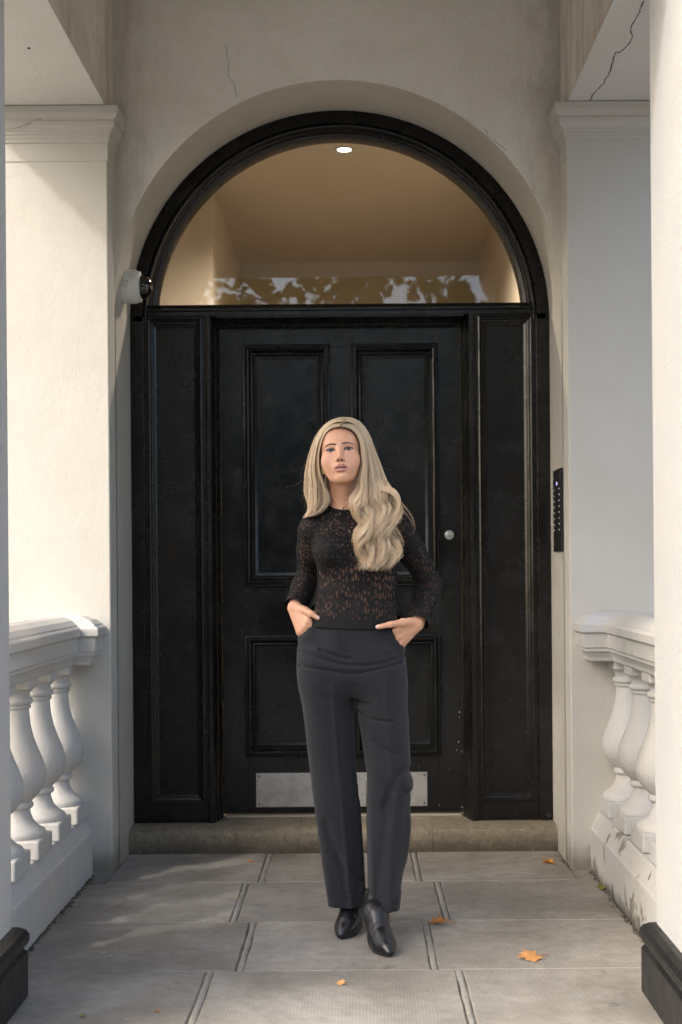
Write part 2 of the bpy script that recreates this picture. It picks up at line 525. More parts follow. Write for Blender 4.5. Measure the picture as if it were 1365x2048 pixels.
BASE = [(0.036, 0.0), (0.036, 0.128), (0.030, 0.135), (0.026, 0.140), (0.028, 0.146), (0.036, 0.152), (0.041, 0.165), (0.040, 0.180), (0.032, 0.193), (0.016, 0.203), (0.0, 0.206)]
def front_pier(side, label):
    x0, x1 = (XL-PW, XL) if side < 0 else (XR-0.010, XR+PW)
    p = empty('pier', ((x0+x1)/2, NEAR0, 0), label, 'pier')
    MB().box(x0, x1, NEAR0, NEAR1, -0.05, 2.95).build('shaft', M['near'], p, bevel=0.012, seg=4)
    MB().rect_loft(x0, x1, NEAR0, NEAR1, CAPITAL).build('capital', M['cap'], p, bevel=0.0015)
    MB().rect_loft(x0, x1, NEAR0, NEAR1, BASE).build('base', M['plinth_black'], p, bevel=0.003)
    return p
front_pier(-1, 'left front pier in the foreground with a black painted base, at the left edge')
front_pier(1, 'bright white right front pier in the foreground with a black painted base')

# ---- beams over the piers, porch ceiling
def beam(name, x0, x1, y0, y1, label):
    p = empty(name, ((x0+x1)/2, (y0+y1)/2, SOF), label, 'beam')
    mb = MB(); ztop = 3.95
    mb.add([(x0,y0,SOF),(x1,y0,SOF),(x1,y1,SOF),(x0,y1,SOF),(x0,y0,ztop),(x1,y0,ztop),(x1,y1,ztop),(x0,y1,ztop)],
           [(0,1,5,4),(1,2,6,5),(2,3,7,6),(3,0,4,7),(4,5,6,7)])
    mb.build('face', M['beam'], p)
    MB().box(x0+0.001, x1-0.001, y0+0.001, y1-0.001, SOF-0.004, SOF+0.02).build('soffit', M['soffit'], p)
    return p
beam('beam', XL-PW, XL, NEAR0, WALL_Y+0.01, 'left side beam with a white underside resting on the left piers')
br = beam('beam', XR, XR+PW, NEAR0, WALL_Y+0.01, 'right side beam with a long crack in its white underside')
beam('beam', XL+0.002, XR-0.002, NEAR0+0.01, NEAR1-0.01, 'front beam spanning the porch opening, seen only mirrored in the fanlight')
def soff(u, v):
    Y = (SOF-0.0045-CAMZ)*FOC/(VY-(v+ROLL*(u-VX)))
    return at(u, v, Y)
pp = [soff(*a) for a in [(1289,2),(1283,14),(1277,30),(1265,52),(1261,66),(1266,70),(1262,84),(1258,88),(1247,100),(1240,104),(1233,104),(1226,122),(1222,138),(1218,148),(1212,158),(1208,166),(1196,178),(1186,188),(1182,200),(1178,211)]]
q, rr = crack(pp, br, None, 0.0022, 0.003, 12)
for p in q: p.z = SOF-0.0045
MB().tube(q, rr, 4).build('crack', M['crack'], br)
for (u, v) in [(2, 93), (58, 96)]:
    c = soff(u, v)
    MB().lathe([(0.0001, -0.004), (0.005, -0.003), (0.006, 0.0)], (c.x, c.y, c.z), 8).build('rust_spot', M['crack'], C.objects['beam'])
ceil = MB().box(XL-PW-0.1, XR+PW+0.1, NEAR0-0.1, WALL_Y+0.01, 3.72, 3.94).build('porch_ceiling', M['soffit'])
tag(ceil, kind='structure')
roof = MB().box(XL-PW-0.2, XR+PW+0.2, NEAR0-0.2, WALL_Y+0.01, 3.96, 4.2).build('porch_roof', M['beam'])
tag(roof, kind='structure')

# ---- balustrades
RAILP = [(0.070, 0.848), (0.078, 0.852), (0.080, 0.866), (0.090, 0.884), (0.098, 0.890), (0.098, 0.903), (0.104, 0.905), (0.104, 0.958),
         (0.108, 0.962), (0.118, 0.966), (0.118, 0.994), (0.112, 1.000), (0.104, 1.003), (0.100, 1.010), (0.078, 1.027), (0.040, 1.040), (0.0, 1.044)]
BAL = [(0.052, 0.300), (0.108, 0.302), (0.110, 0.312), (0.104, 0.324), (0.082, 0.338), (0.064, 0.358), (0.055, 0.382), (0.053, 0.398),
       (0.062, 0.402), (0.066, 0.411), (0.062, 0.420), (0.058, 0.424), (0.070, 0.436), (0.092, 0.458), (0.106, 0.486), (0.110, 0.512), (0.107, 0.538),
       (0.096, 0.572), (0.080, 0.610), (0.066, 0.650), (0.057, 0.690), (0.053, 0.725), (0.052, 0.744), (0.058, 0.748), (0.059, 0.756),
       (0.055, 0.760), (0.064, 0.764), (0.067, 0.772), (0.064, 0.780), (0.056, 0.784), (0.056, 0.800), (0.062, 0.806), (0.070, 0.815), (0.072, 0.818)]
def tri_mesh_rail(prof, xc, y0, y1, side, extra=0.0):
    """closed moulded rail along Y; extra widens the inner side"""
    rings = []
    loop = [(xc - side*w, z) for w, z in prof] + [(xc + side*(w + (extra if w > 0 else 0)), z) for w, z in reversed(prof[:-1])]
    return [[(x, Y, z) for x, z in loop] for Y in (y0, y1)]
bal_me = None; blk0_me = None; blk1_me = None
def balustrade(side, xc, face, ys, label, mat_pl):
    global bal_me, blk0_me, blk1_me
    p = empty('balustrade', (xc, 4.89, 0), label, 'balustrade')
    inner = -side  # direction towards the porch
    mb = MB(); mb.rings(tri_mesh_rail(RAILP, xc, NEAR1-0.02, PIER_Y+0.01, inner))
    mb.build('handrail', M['rail'], p, bevel=0.0025)
    # the rail breaks forward against the rear pier
    reach = 0.068 if side < 0 else 0.092
    xs_ = sorted((xc - inner*0.100, xc + inner*(0.104 + reach)))
    MB().rect_loft(xs_[0], xs_[1], 5.548, PIER_Y+0.004, [(w - 0.104, z + 0.0006) for w, z in RAILP], (1, 1, 1, 0)).build('rail_end', M['rail'], p, bevel=0.0025)
    # plinth with weathered slope
    fx = face; bx = xc + side*0.14
    loop = [(fx, -0.03), (fx, 0.170), (fx + side*0.006, 0.176), (fx + side*0.032, 0.236), (bx, 0.238), (bx, -0.35)]
    MB().rings([[(x, Y, z) for x, z in loop] for Y in (NEAR1-0.01, 4.6, 5.2, PIER_Y+0.01)]).build('plinth', mat_pl, p, bevel=0.004)
    for k, y in enumerate(ys):
        if bal_me is None:
            o = MB().lathe(BAL, (0,0,0), 32).build('baluster', M['rail'], None, shade_angle=50)
            bal_me = o.data
            b0 = MB().box(-0.108,0.108,-0.108,0.108,0.237,0.303).build('foot_block', M['rail'], None, bevel=0.006); blk0_me = b0.data
            b1 = MB().box(-0.072,0.072,-0.072,0.072,0.817,0.850).build('cap_block', M['rail'], None, bevel=0.004); blk1_me = b1.data
        else:
            o = bpy.data.objects.new('baluster', bal_me); C.objects.link(o)
            b0 = bpy.data.objects.new('foot_block', blk0_me); C.objects.link(b0)
            b1 = bpy.data.objects.new('cap_block', blk1_me); C.objects.link(b1)
            for b_, w in ((b0, 0.006), (b1, 0.004)):
                md = b_.modifiers.new('bevel', 'BEVEL'); md.width = w; md.segments = 2
        o.location = (xc, y, 0); o.parent = p; o.matrix_parent_inverse = Matrix.Translation(-Vector(p.location))
        for b_ in (b0, b1):
            b_.parent = o
        o.rotation_euler.z = k*0.7
        b0.rotation_euler.z = b1.rotation_euler.z = -k*0.7
    return p
YS = [5.61, 5.275, 4.94, 4.605, 4.27]
balustrade(-1, -1.197, -1.074, YS, 'left white stone balustrade with bulbous balusters, casting shadows on the pier', M['rail'])
M_peel_rail = M['peel']
balustrade(1, 1.078, 0.930, [y+0.04 for y in YS], 'right white stone balustrade with flaking paint on its plinth', M['peel'])

# ---- porch floor: slabs
floor = MB().box(-1.12, 1.0, 3.0, 6.2, -0.08, -0.006).build('porch_floor', M['dirt'])
tag(floor, kind='structure')
ROWS = [(5.553, 6.119, [-0.385, 0.233]), (4.932, 5.553, [-0.442, 0.303]), (4.332, 4.932, [-0.369, 0.227]),
        (3.735, 4.332, [-0.458, 0.300]), (3.14, 3.735, [-0.38, 0.25])]
rs = random.Random(5)
for (y0, y1, js) in ROWS:
    if y0 > 5.5: xa, xb = XL, XR
    else: xa, xb = -1.0745, 0.9305
    xs = [xa] + js + [xb]
    for i in range(len(xs)-1):
        g = 0.013
        a = xs[i] + (g if i else 0.0); b = xs[i+1] - (g if i < len(xs)-2 else 0.0)
        zt = rs.uniform(-0.0015, 0.0015)
        mb = MB()
        # slightly uneven outline
        n = 7; e = 0.0018
        top = []
        def edge(p, q):
            for k in range(n):
                t = k/n
                yield (p[0]+(q[0]-p[0])*t + rs.uniform(-e,e), p[1]+(q[1]-p[1])*t + rs.uniform(-e,e))
        cs = [(a,y0+0.0038),(b,y0+0.0038),(b,y1-0.0038),(a,y1-0.0038)]
        loop = []
        for k in range(4): loop += list(edge(cs[k], cs[(k+1)%4]))
        mb.rings([[(x,y,-0.05) for x,y in loop], [(x,y,zt-0.003) for x,y in loop],
                  [(x+(0.004 if x < (a+b)/2 else -0.004), y+(0.003 if y < (y0+y1)/2 else -0.003), zt) for x,y in loop]])
        mb.build('paving_slab', M['slab'], floor)
    # raised mortar between the slabs of the row
    for j in js:
        mb = MB(); nn = 9; ring = []
        for k in range(nn+1):
            y = y0+0.004 + (y1-y0-0.008)*k/nn
            w = 0.0112 + rs.uniform(-0.0025, 0.001)
            dx = rs.uniform(-0.0012, 0.0012)
            ring.append([(j+dx-w, y, -0.02), (j+dx-w*0.9, y, -0.0042), (j+dx-w*0.35, y, -0.0012), (j+dx+w*0.35, y, -0.0012), (j+dx+w*0.9, y, -0.0042), (j+dx+w, y, -0.02)])
        mb.rings(ring).build('mortar_joint', M['mortar'], floor, smooth=False)
# side strips beside the piers
MB().box(XL-0.08, XL-0.001, 5.553, PIER_Y+0.001, -0.05, -0.001).build('paving_slab', M['slab'], floor)
MB().box(XR+0.001, XR+0.08, 5.553, PIER_Y+0.001, -0.05, -0.001).build('paving_slab', M['slab'], floor)
# crumbs and dirt lodged along the foot of the plinths and the reveals
def crumbs(x, y0, y1, n, seed, spread=0.022, dirx=1):
    rn = random.Random(seed); mb = MB()
    for _ in range(n):
        y = rn.uniform(y0, y1); s_ = rn.uniform(0.0015, 0.0075)*(0.5+rn.random())
        cx_ = x + dirx*abs(rn.gauss(0, spread*0.45))
        pts = []
        for k in range(6):
            d = Vector((rn.gauss(0,1), rn.gauss(0,1), rn.gauss(0,1))).normalized()*s_
            pts.append((cx_+d.x, y+d.y*1.5, max(-0.002, 0.001+d.z*0.5)))
        mb.add(pts, [(0,1,2),(0,2,3),(0,3,4),(0,4,1),(5,2,1),(5,3,2),(5,4,3),(5,1,4)])
    return mb
d = crumbs(-1.074, 4.1, 5.7, 520, 1).build('floor_debris', M['dirt']); tag(d, 'dark crumbs of dirt along the foot of the left balustrade', 'debris', kind='stuff')
d = crumbs(0.930, 4.1, 5.7, 420, 2, 0.02, -1).build('floor_debris', M['dirt']); tag(d, 'dark crumbs of dirt along the foot of the right balustrade', 'debris', kind='stuff')
d = crumbs(XR, 5.72, 6.11, 120, 3, 0.02, -1).build('floor_debris', M['dirt']); tag(d, 'dirt crumbs at the foot of the right rear pier', 'debris', kind='stuff')

# ---- doorstep
step = empty('doorstep', (CX, 6.119, 0), 'worn brown stone doorstep under the black door', 'doorstep')
sx = [XL, at(469,1690,6.12).x, at(600,1690,6.12).x, at(866,1690,6.12).x, XR]
for i in range(4):
    a = sx[i] + (0.0008 if i else 0.0); b = sx[i+1] - (0.0008 if i < 3 else 0)
    mb = MB(); rings = []
    n = max(4, int((b-a)/0.05))
    for k in range(n+1):
        x = a + (b-a)*k/n
        j = rs.uniform(-0.002, 0.002); jz = rs.uniform(-0.0015, 0.0015)
        pr_ = [(6.119+j, -0.02), (6.117+j, 0.03), (6.116+j, 0.068), (6.119+j, 0.084+jz), (6.128+j, 0.096+jz), (6.142+j, 0.103+jz), (6.20, 0.107), (6.62, 0.107), (6.62, -0.02)]
        rings.append([(x, y, z) for y, z in pr_])
    mb.rings(rings).build('step_stone', M['step'], step, shade_angle=50)
MB().box(XL+0.01, XR-0.01, 6.13, 6.60, -0.02, 0.098).build('bedding', M['dirt'], step)

# ---- black timber door surround with fanlight
sur = empty('door_surround', (CX, FRAME_Y, 0.107), 'black arched timber door surround with side panels and a half-round fanlight', 'door frame')
Z0, ZTR0, ZTR1 = 0.107, 2.338, 2.394
def sweep_arch(prof, mat, name, z_start, r0=None):
    """prof: list of (radius from arch centre, y)"""
    n = 64; rings = []
    for k in range(-1, n+2):
        if k == -1: f = lambda r: (CX - r, z_start)
        elif k == n+1: f = lambda r: (CX + r, z_start)
        else:
            a = PI*k/n
            f = lambda r, a=a: (CX - r*math.cos(a), SPR + r*math.sin(a))
        rings.append([(f(r)[0], y, f(r)[1]) for r, y in prof])
    return MB().rings(rings).build(name, mat, sur, shade_angle=35)
F = FRAME_Y
sweep_arch([(HALF-0.0005, F+0.12), (HALF-0.0005, F), (0.906, F-0.004), (0.868, F-0.004), (0.866, F+0.004), (0.862, F+0.008), (0.858, F+0.002), (0.852, F+0.004), (0.846, F+0.018),
            (0.836, F+0.026), (0.832, F+0.026), (0.830, F+0.034), (0.8165, F+0.042), (0.8145, F+0.05), (0.8145, F+0.12)], M['black_frame'], 'arch_frame', ZTR0+0.001)
for sg, nm in ((-1, 'jamb'), (1, 'jamb')):
    xo, xi = CX + sg*(HALF-0.0005), CX + sg*0.862
    MB().box(min(xo,xi), max(xo,xi), F-0.002, F+0.14, Z0, ZTR0).build('jamb', M['black_frame'], sur, bevel=0.004)
# transom with its ledge
mb = MB()
tp = [(F+0.14, ZTR0), (F-0.006, ZTR0), (F-0.006, ZTR0+0.018), (F-0.014, ZTR0+0.022), (F-0.014, ZTR0+0.030), (F-0.004, ZTR0+0.036), (F+0.004, ZTR0+0.05), (F+0.03, ZTR1-0.002), (F+0.10, ZTR1), (F+0.14, ZTR1)]
mb.rings([[(x, y, z) for y, z in tp] for x in (CX-0.845, CX+0.845)]).build('transom', M['black'], sur, shade_angle=30)
# glass
gp = arch_pts(0.822, 56)
zg = ZTR1 - 0.004
gl = [(x, z) for x, z in gp if z > zg]
gx = math.sqrt(0.822**2 - (zg-SPR)**2)
gl = [(CX-gx, zg)] + gl + [(CX+gx, zg)]
me_v = [(x, F+0.062, z) for x, z in gl]
MB().add(me_v, [tuple(range(len(me_v)))]).build('glass_pane', M['glass'], sur)
# moulded rectangular frames (mitred)
def mould(x0, x1, z0, z1, Y, prof, name, mat, parent, angle=30):
    rings = []
    for ins, dy in prof:
        a, b, c, d = x0+ins, x1-ins, z0+ins, z1-ins
        rings.append([(a, Y+dy, c), (b, Y+dy, c), (b, Y+dy, d), (a, Y+dy, d)])
    return MB().rings(rings, True, False, False).build(name, mat, parent, shade_angle=angle)
SIDEP = [(0.0, 0.0), (0.0, -0.004), (0.006, -0.008), (0.012, -0.004), (0.016, 0.004), (0.024, 0.008), (0.026, 0.016), (0.036, 0.022), (0.038, 0.030)]
for sg in (-1, 1):
    xa, xb = sorted((CX + sg*0.594, CX + sg*0.8615))
    # frame of the side panel, then moulding and field
    zlo, zhi = 0.195, 2.325
    st = 0.018
    MB().box(xa, xa+st, F+0.004, F+0.12, Z0, ZTR0).build('panel_stile', M['black_frame'], sur, bevel=0.002)
    MB().box(xb-st, xb, F+0.004, F+0.12, Z0, ZTR0).build('panel_stile', M['black_frame'], sur, bevel=0.002)
    MB().box(xa+st, xb-st, F+0.0045, F+0.12, Z0, zlo).build('panel_rail', M['black_frame'], sur, bevel=0.002)
    MB().box(xa+st, xb-st, F+0.0045, F+0.12, zhi, ZTR0).build('panel_rail', M['black_frame'], sur, bevel=0.002)
    mould(xa+st-0.004, xb-st+0.004, zlo-0.004, zhi+0.004, F+0.004, SIDEP, 'panel_moulding', M['black_frame'], sur)
    MB().box(xa+st+0.03, xb-st-0.03, F+0.0335, F+0.06, zlo+0.03, zhi-0.03).build('side_panel', M['black_frame'], sur)
    # post beside the leaf, stepped towards the door
    x1_, x2_ = CX + sg*0.594, CX + sg*0.540
    lo, hi = min(x1_, x2_), max(x1_, x2_)
    prof = [(x1_, F+0.16), (x1_, F-0.008), (x1_-sg*0.010, F-0.012), (x1_-sg*0.024, F-0.012), (x1_-sg*0.028, F-0.004), (x1_-sg*0.032, F+0.002),
            (x1_-sg*0.034, F+0.03), (x1_-sg*0.040, F+0.04), (x1_-sg*0.044, F+0.044), (x1_-sg*0.046, F+0.09), (x1_-sg*0.054, F+0.10), (x2_, F+0.16)]
    MB().rings([[(x, y, z) for x, y in prof] for z in (Z0, ZTR0-0.001)]).build('door_post', M['black_frame'], sur, bevel=0.0015)
# stepped head above the leaf
mb = MB(); hp = [(F+0.15, ZTR0-0.001), (F-0.003, ZTR0-0.001), (F-0.003, ZTR0-0.008), (F+0.03, ZTR0-0.012), (F+0.04, ZTR0-0.018), (F+0.09, ZTR0-0.02), (F+0.10, ZTR0-0.03), (F+0.15, ZTR0-0.032)]
mb.rings([[(x, y, z) for y, z in hp] for x in (CX-0.548, CX+0.548)]).build('door_head', M['black_frame'], sur)

# ---- door leaf
door = empty('door', (CX, LEAF_Y, 0.11), 'tall black gloss four-panel door behind the woman', 'door')
L = LEAF_Y; D = 0.045
W0 = 0.5385; ZL0, ZL1 = 0.122, 2.312
pi_, po = 0.058, 0.428           # panel opening, from the centre line
zl = [(1.155, 2.220), (0.388, 0.914)]
def bx(name, x0, x1, z0, z1, y=L): return MB().box(CX+x0, CX+x1, y, L+D, z0, z1).build(name, M['black'], door, bevel=0.0015)
bx('stile', -W0, -po, ZL0, ZL1); bx('stile', po, W0, ZL0, ZL1)
bx('top_rail', -po, po, zl[0][1], ZL1, L+0.0006); bx('lock_rail', -po, po, zl[1][1], zl[0][0], L+0.0006); bx('bottom_rail', -po, po, ZL0, zl[1][0], L+0.0006)
for a, b in zl: bx('muntin', -pi_, pi_, a, b, L+0.0006)
BOL = [(0.0, 0.0), (0.0, -0.006), (0.003, -0.009), (0.008, -0.010), (0.010, -0.006), (0.013, -0.006), (0.015, -0.014), (0.021, -0.017), (0.027, -0.014), (0.030, -0.006), (0.036, 0.000),
       (0.038, 0.004), (0.043, 0.003), (0.047, 0.006), (0.050, 0.014), (0.062, 0.017), (0.064, 0.022)]
for a, b in zl:
    for sg in (-1, 1):
        x0, x1 = sorted((CX+sg*(pi_-0.012), CX+sg*(po+0.012)))
        mould(x0, x1, a-0.012, b+0.012, L, [(i_, y_*1.35) for i_, y_ in BOL], 'panel_moulding', M['black'], door)
        MB().box(x0+0.055, x1-0.055, L+0.0265, L+0.044, a+0.043, b-0.043).build('panel', M['black'], door)
kx0, kx1 = at(513,1580,L).x, at(855,1580,L).x
kz0, kz1 = at(684,1613,L).z, at(684,1545,L).z
kick = MB().box(kx0, kx1, L-0.0035, L-0.0003, kz0, kz1).build('kick_plate', M['kick'], door, bevel=0.001)
for x in (kx0+0.013, kx1-0.013):
    for z in (kz0+0.014, kz1-0.014):
        MB().lathe([(0.0045, 0.0), (0.0042, 0.0018), (0.0001, 0.0025)], (x, L-0.0036, z), 10, 'y').build('screw', M['screw'], kick)
lk = at(899, 1070, L)
lock = MB().lathe([(0.0215, 0.0), (0.0215, 0.004), (0.0195, 0.007), (0.0165, 0.0072), (0.0155, 0.0095), (0.0145, 0.0102), (0.0001, 0.0104)], (lk.x, L, lk.z), 28, 'y').build('lock_cylinder', M['steel'], door, shade_angle=15)
MB().lathe([(0.0062, 0.009), (0.0062, 0.0125), (0.0001, 0.013)], (lk.x, L, lk.z-0.004), 14, 'y').build('keyway', M['brass'], lock)
MB().box(CX-0.53, CX+0.53, L-0.012, L+0.03, 0.1075, 0.1165).build('weather_strip', M['seal'], door)

rc = random.Random(8)
for (u_, v_, sz) in [(920,1424,0.006),(919,1434,0.004),(918,1484,0.005),(914,1500,0.003),(924,1503,0.004),(925,1614,0.005),(879,1611,0.004),(868,929,0.003),(725,797,0.003),(838,1533,0.002),(900,1540,0.002)]:
    Yc = LEAF_Y - 0.0006
    p0 = at(u_, v_, Yc)
    pts = [(p0.x + sz*rc.uniform(0.4,1)*math.cos(k*PI/3), Yc, p0.z + sz*rc.uniform(0.4,1)*math.sin(k*PI/3)) for k in range(6)]
    MB().rings([[(x, Yc-0.0012, z) for x, y, z in pts], [(x, Yc+0.003, z) for x, y, z in pts]]).build('paint_chip', M['seal'], door)

# ---- security camera on the left reveal
sc_c = at(250, 574, 6.07)
scam = empty('security_camera', (XL, 6.07, sc_c.z), 'white dome security camera fixed to the left reveal beside the fanlight', 'camera')
zc = sc_c.z
hs = MB().lathe([(0.066, 0.0), (0.0715, 0.002), (0.0715, 0.058), (0.0675, 0.066), (0.064, 0.078), (0.050, 0.080)], (XL-0.0005, 6.07, zc), 36, 'x').build('housing', M['plastic'], scam, shade_angle=40)
dm = MB().lathe([(0.050, 0.078)] + [(0.050*math.cos(a), 0.084+0.046*math.sin(a)) for a in [PI/2*k/10 for k in range(10)]] + [(0.0005, 0.130)], (XL, 6.07, zc), 32, 'x').build('dome', M['dome'], scam, smooth=True)
# engraved ring mark on the housing and a lens behind the dome
ya = 6.07-0.0716
ringp = [(XL+0.022+0.013*math.cos(2*PI*k/20), ya+0.0003, zc+0.002+0.013*math.sin(2*PI*k/20)) for k in range(21)]
MB().tube(ringp, 0.0008, 4).build('ring_mark', M['crack_soft'], hs)
MB().tube([(XL+0.022-0.007, ya+0.0003, zc+0.002-0.008), (XL+0.022+0.007, ya+0.0003, zc+0.002+0.010)], 0.0008, 4).build('slash_mark', M['crack_soft'], hs)

# ---- intercom on the right reveal
ic = empty('intercom', (XR, 6.0, 1.30), 'long black intercom plate with two columns of buttons on the right reveal', 'intercom')
iz0, iz1 = at(1120,1103,6.0).z, at(1120,939,6.0).z
pn = MB().box(XR-0.010, XR+0.004, 5.885, 6.115, iz0, iz1).build('plate', M['intercom'], ic, bevel=0.001)
for y in (5.925, 6.075):
    for k in range(8):
        z = iz1 - 0.085 - k*0.0245
        MB().lathe([(0.0055, 0.0), (0.0055, -0.002), (0.0045, -0.003), (0.0001, -0.003)], (XR-0.010, y, z), 10, 'x').build('button', M['steel'], ic)
for y in (5.905, 6.095):
    for z in (iz0+0.033, iz1-0.033):
        MB().lathe([(0.0035, 0.0), (0.0033, -0.0012), (0.0001, -0.0016)], (XR-0.010, y, z), 8, 'x').build('screw', M['steel'], ic)
MB().box(XR-0.0112, XR-0.0098, 5.985, 6.012, iz1-0.066, iz1-0.053).build('display', M['display'], ic)

# small bolt end at the foot of the right jamb
MB().lathe([(0.011, 0.0), (0.011, 0.004), (0.006, 0.0045), (0.006, 0.002), (0.0001, 0.002)], (at(1098,1630,F).x, F-0.002, at(1098,1630,F).z), 14, 'y').build('bolt', M['screw'], sur, shade_angle=30)

# ---- hallway behind the fanlight
HC = 3.35
hall = MB()
hall.box(-1.75, -0.79, 7.85, 7.97, 0.1, HC)          # wall facing the door, left
hall.box(-0.91, -0.791, 7.97, 9.9, 0.1, HC)          # wall running back
hall.box(-1.87, -1.75, 6.62, 7.97, 0.1, HC)
hall.box(0.86, 0.98, 6.62, 9.9, 0.1, HC)
hall.box(-0.91, 0.98, 9.9, 10.0, 0.1, HC)
o = hall.build('hallway_walls', M['hallpaint']); tag(o, kind='structure')
o = MB().box(-1.9, 1.0, 6.62, 10.0, HC, HC+0.1).build('hallway_ceiling', M['hallpaint']); tag(o, kind='structure')
o = MB().box(-1.9, 1.0, 6.62, 10.0, 0.0, 0.1).build('hallway_floor', M['hallfloor']); tag(o, kind='structure')
dlY = 7.22
dlx = at(689, 298, dlY).x
dl = empty('downlight', (dlx, dlY, HC), 'lit round ceiling downlight seen through the fanlight', 'lamp')
ring = MB()
ring.lathe([(0.036, -0.001), (0.036, -0.004), (0.050, -0.005), (0.052, -0.001)], (dlx, dlY, HC), 28)
ring.build('trim_ring', M['plastic'], dl, shade_angle=30)
MB().lathe([(0.036, -0.002), (0.0001, -0.0025)], (dlx, dlY, HC), 28).build('lens', M['lamp'], dl)
ld = bpy.data.lights.new('downlight_glow', 'SPOT'); ld.energy = 75; ld.color = (1.0, 0.85, 0.67); ld.spot_size = math.radians(150); ld.spot_blend = 0.8; ld.shadow_soft_size = 0.05
lo_ = bpy.data.objects.new('downlight_glow', ld); lo_.location = (dlx, dlY, HC-0.02); C.objects.link(lo_)
adopt(lo_, dl)
# ================================================================== street outside (in front of the porch; mirrored in the fanlight)
GZ = -0.32
g = MB().box(-200, 200, -200, 5.9, GZ-0.2, GZ).build('ground', M['pavement']); tag(g, kind='structure')
r = MB().box(-200, 200, -12.5, -4.5, GZ-0.1, GZ+0.004).build('road', M['asphalt']); tag(r, kind='structure')
k = MB().box(-200, 200, -4.5, -4.35, GZ, GZ+0.10).build('kerb', M['pavement']); tag(k, kind='structure')
st = empty('front_steps', (CX, 3.0, GZ), 'two stone steps leading up into the porch from the pavement', 'steps')
MB().box(XL-0.35, XR+0.35, 2.75, 3.13, GZ, -0.16).build('step_stone', M['pavement'], st, bevel=0.01)
MB().box(XL-0.35, XR+0.35, 3.0, 3.16, GZ, -0.001).build('step_stone', M['pavement'], st, bevel=0.01)

# white terrace across the street
opp = empty('terrace_house', (0, -24, GZ), 'pale terraced house across the street, seen only mirrored in the fanlight', 'house')
M['opp'] = simple('opposite_paint', (0.62, 0.61, 0.58), 0.7, 0, 0.1, 2)
M['pane'] = simple('dark_window', (0.02, 0.025, 0.03), 0.1)
MB().box(-30, 30, -30, -24, GZ, 7.4).build('wall', M['opp'], opp)
wme = None
for i in range(-5, 6):
    for j in range(2):
        wx, wz = i*2.6+0.6, 1.0+j*3.3
        w = MB().box(wx-0.55, wx+0.55, -24.02, -23.97, wz, wz+1.9).build('window', M['pane'], opp)
        MB().box(wx-0.7, wx+0.7, -24.0, -23.85, wz-0.14, wz).build('sill', M['opp'], w)
        MB().box(wx-0.03, wx+0.03, -24.0, -23.95, wz, wz+1.9).build('glazing_bar', M['opp'], w)

def m_leaf(name, cols, trans=0.35):
    t = NT(name)
    at_ = t.n('ShaderNodeVertexColor'); at_.layer_name = 'tint'
    P = t.pos()
    c = t.mix(t.ramp(t.noise(P, 60, 3), 0.35, 0.7, 0, 0.35), at_.outputs[0], tuple(x*0.5 for x in cols))
    d = t.n('ShaderNodeBsdfPrincipled'); t.put(d.inputs['Base Color'], c); d.inputs['Roughness'].default_value = 0.5
    tl = t.n('ShaderNodeBsdfTranslucent'); t.put(tl.inputs[0], c)
    mx = t.n('ShaderNodeMixShader'); mx.inputs[0].default_value = trans
    t.l(d.outputs[0], mx.inputs[1]); t.l(tl.outputs[0], mx.inputs[2]); t.l(mx.outputs[0], t.out.inputs[0])
    return t.m
M['crown'] = m_leaf('plane_leaf', (0.16, 0.18, 0.04), 0.6)
M['bark'] = m_stone('plane_bark', (0.22, 0.20, 0.15), (0.30, 0.28, 0.21), (0.09, 0.08, 0.06))

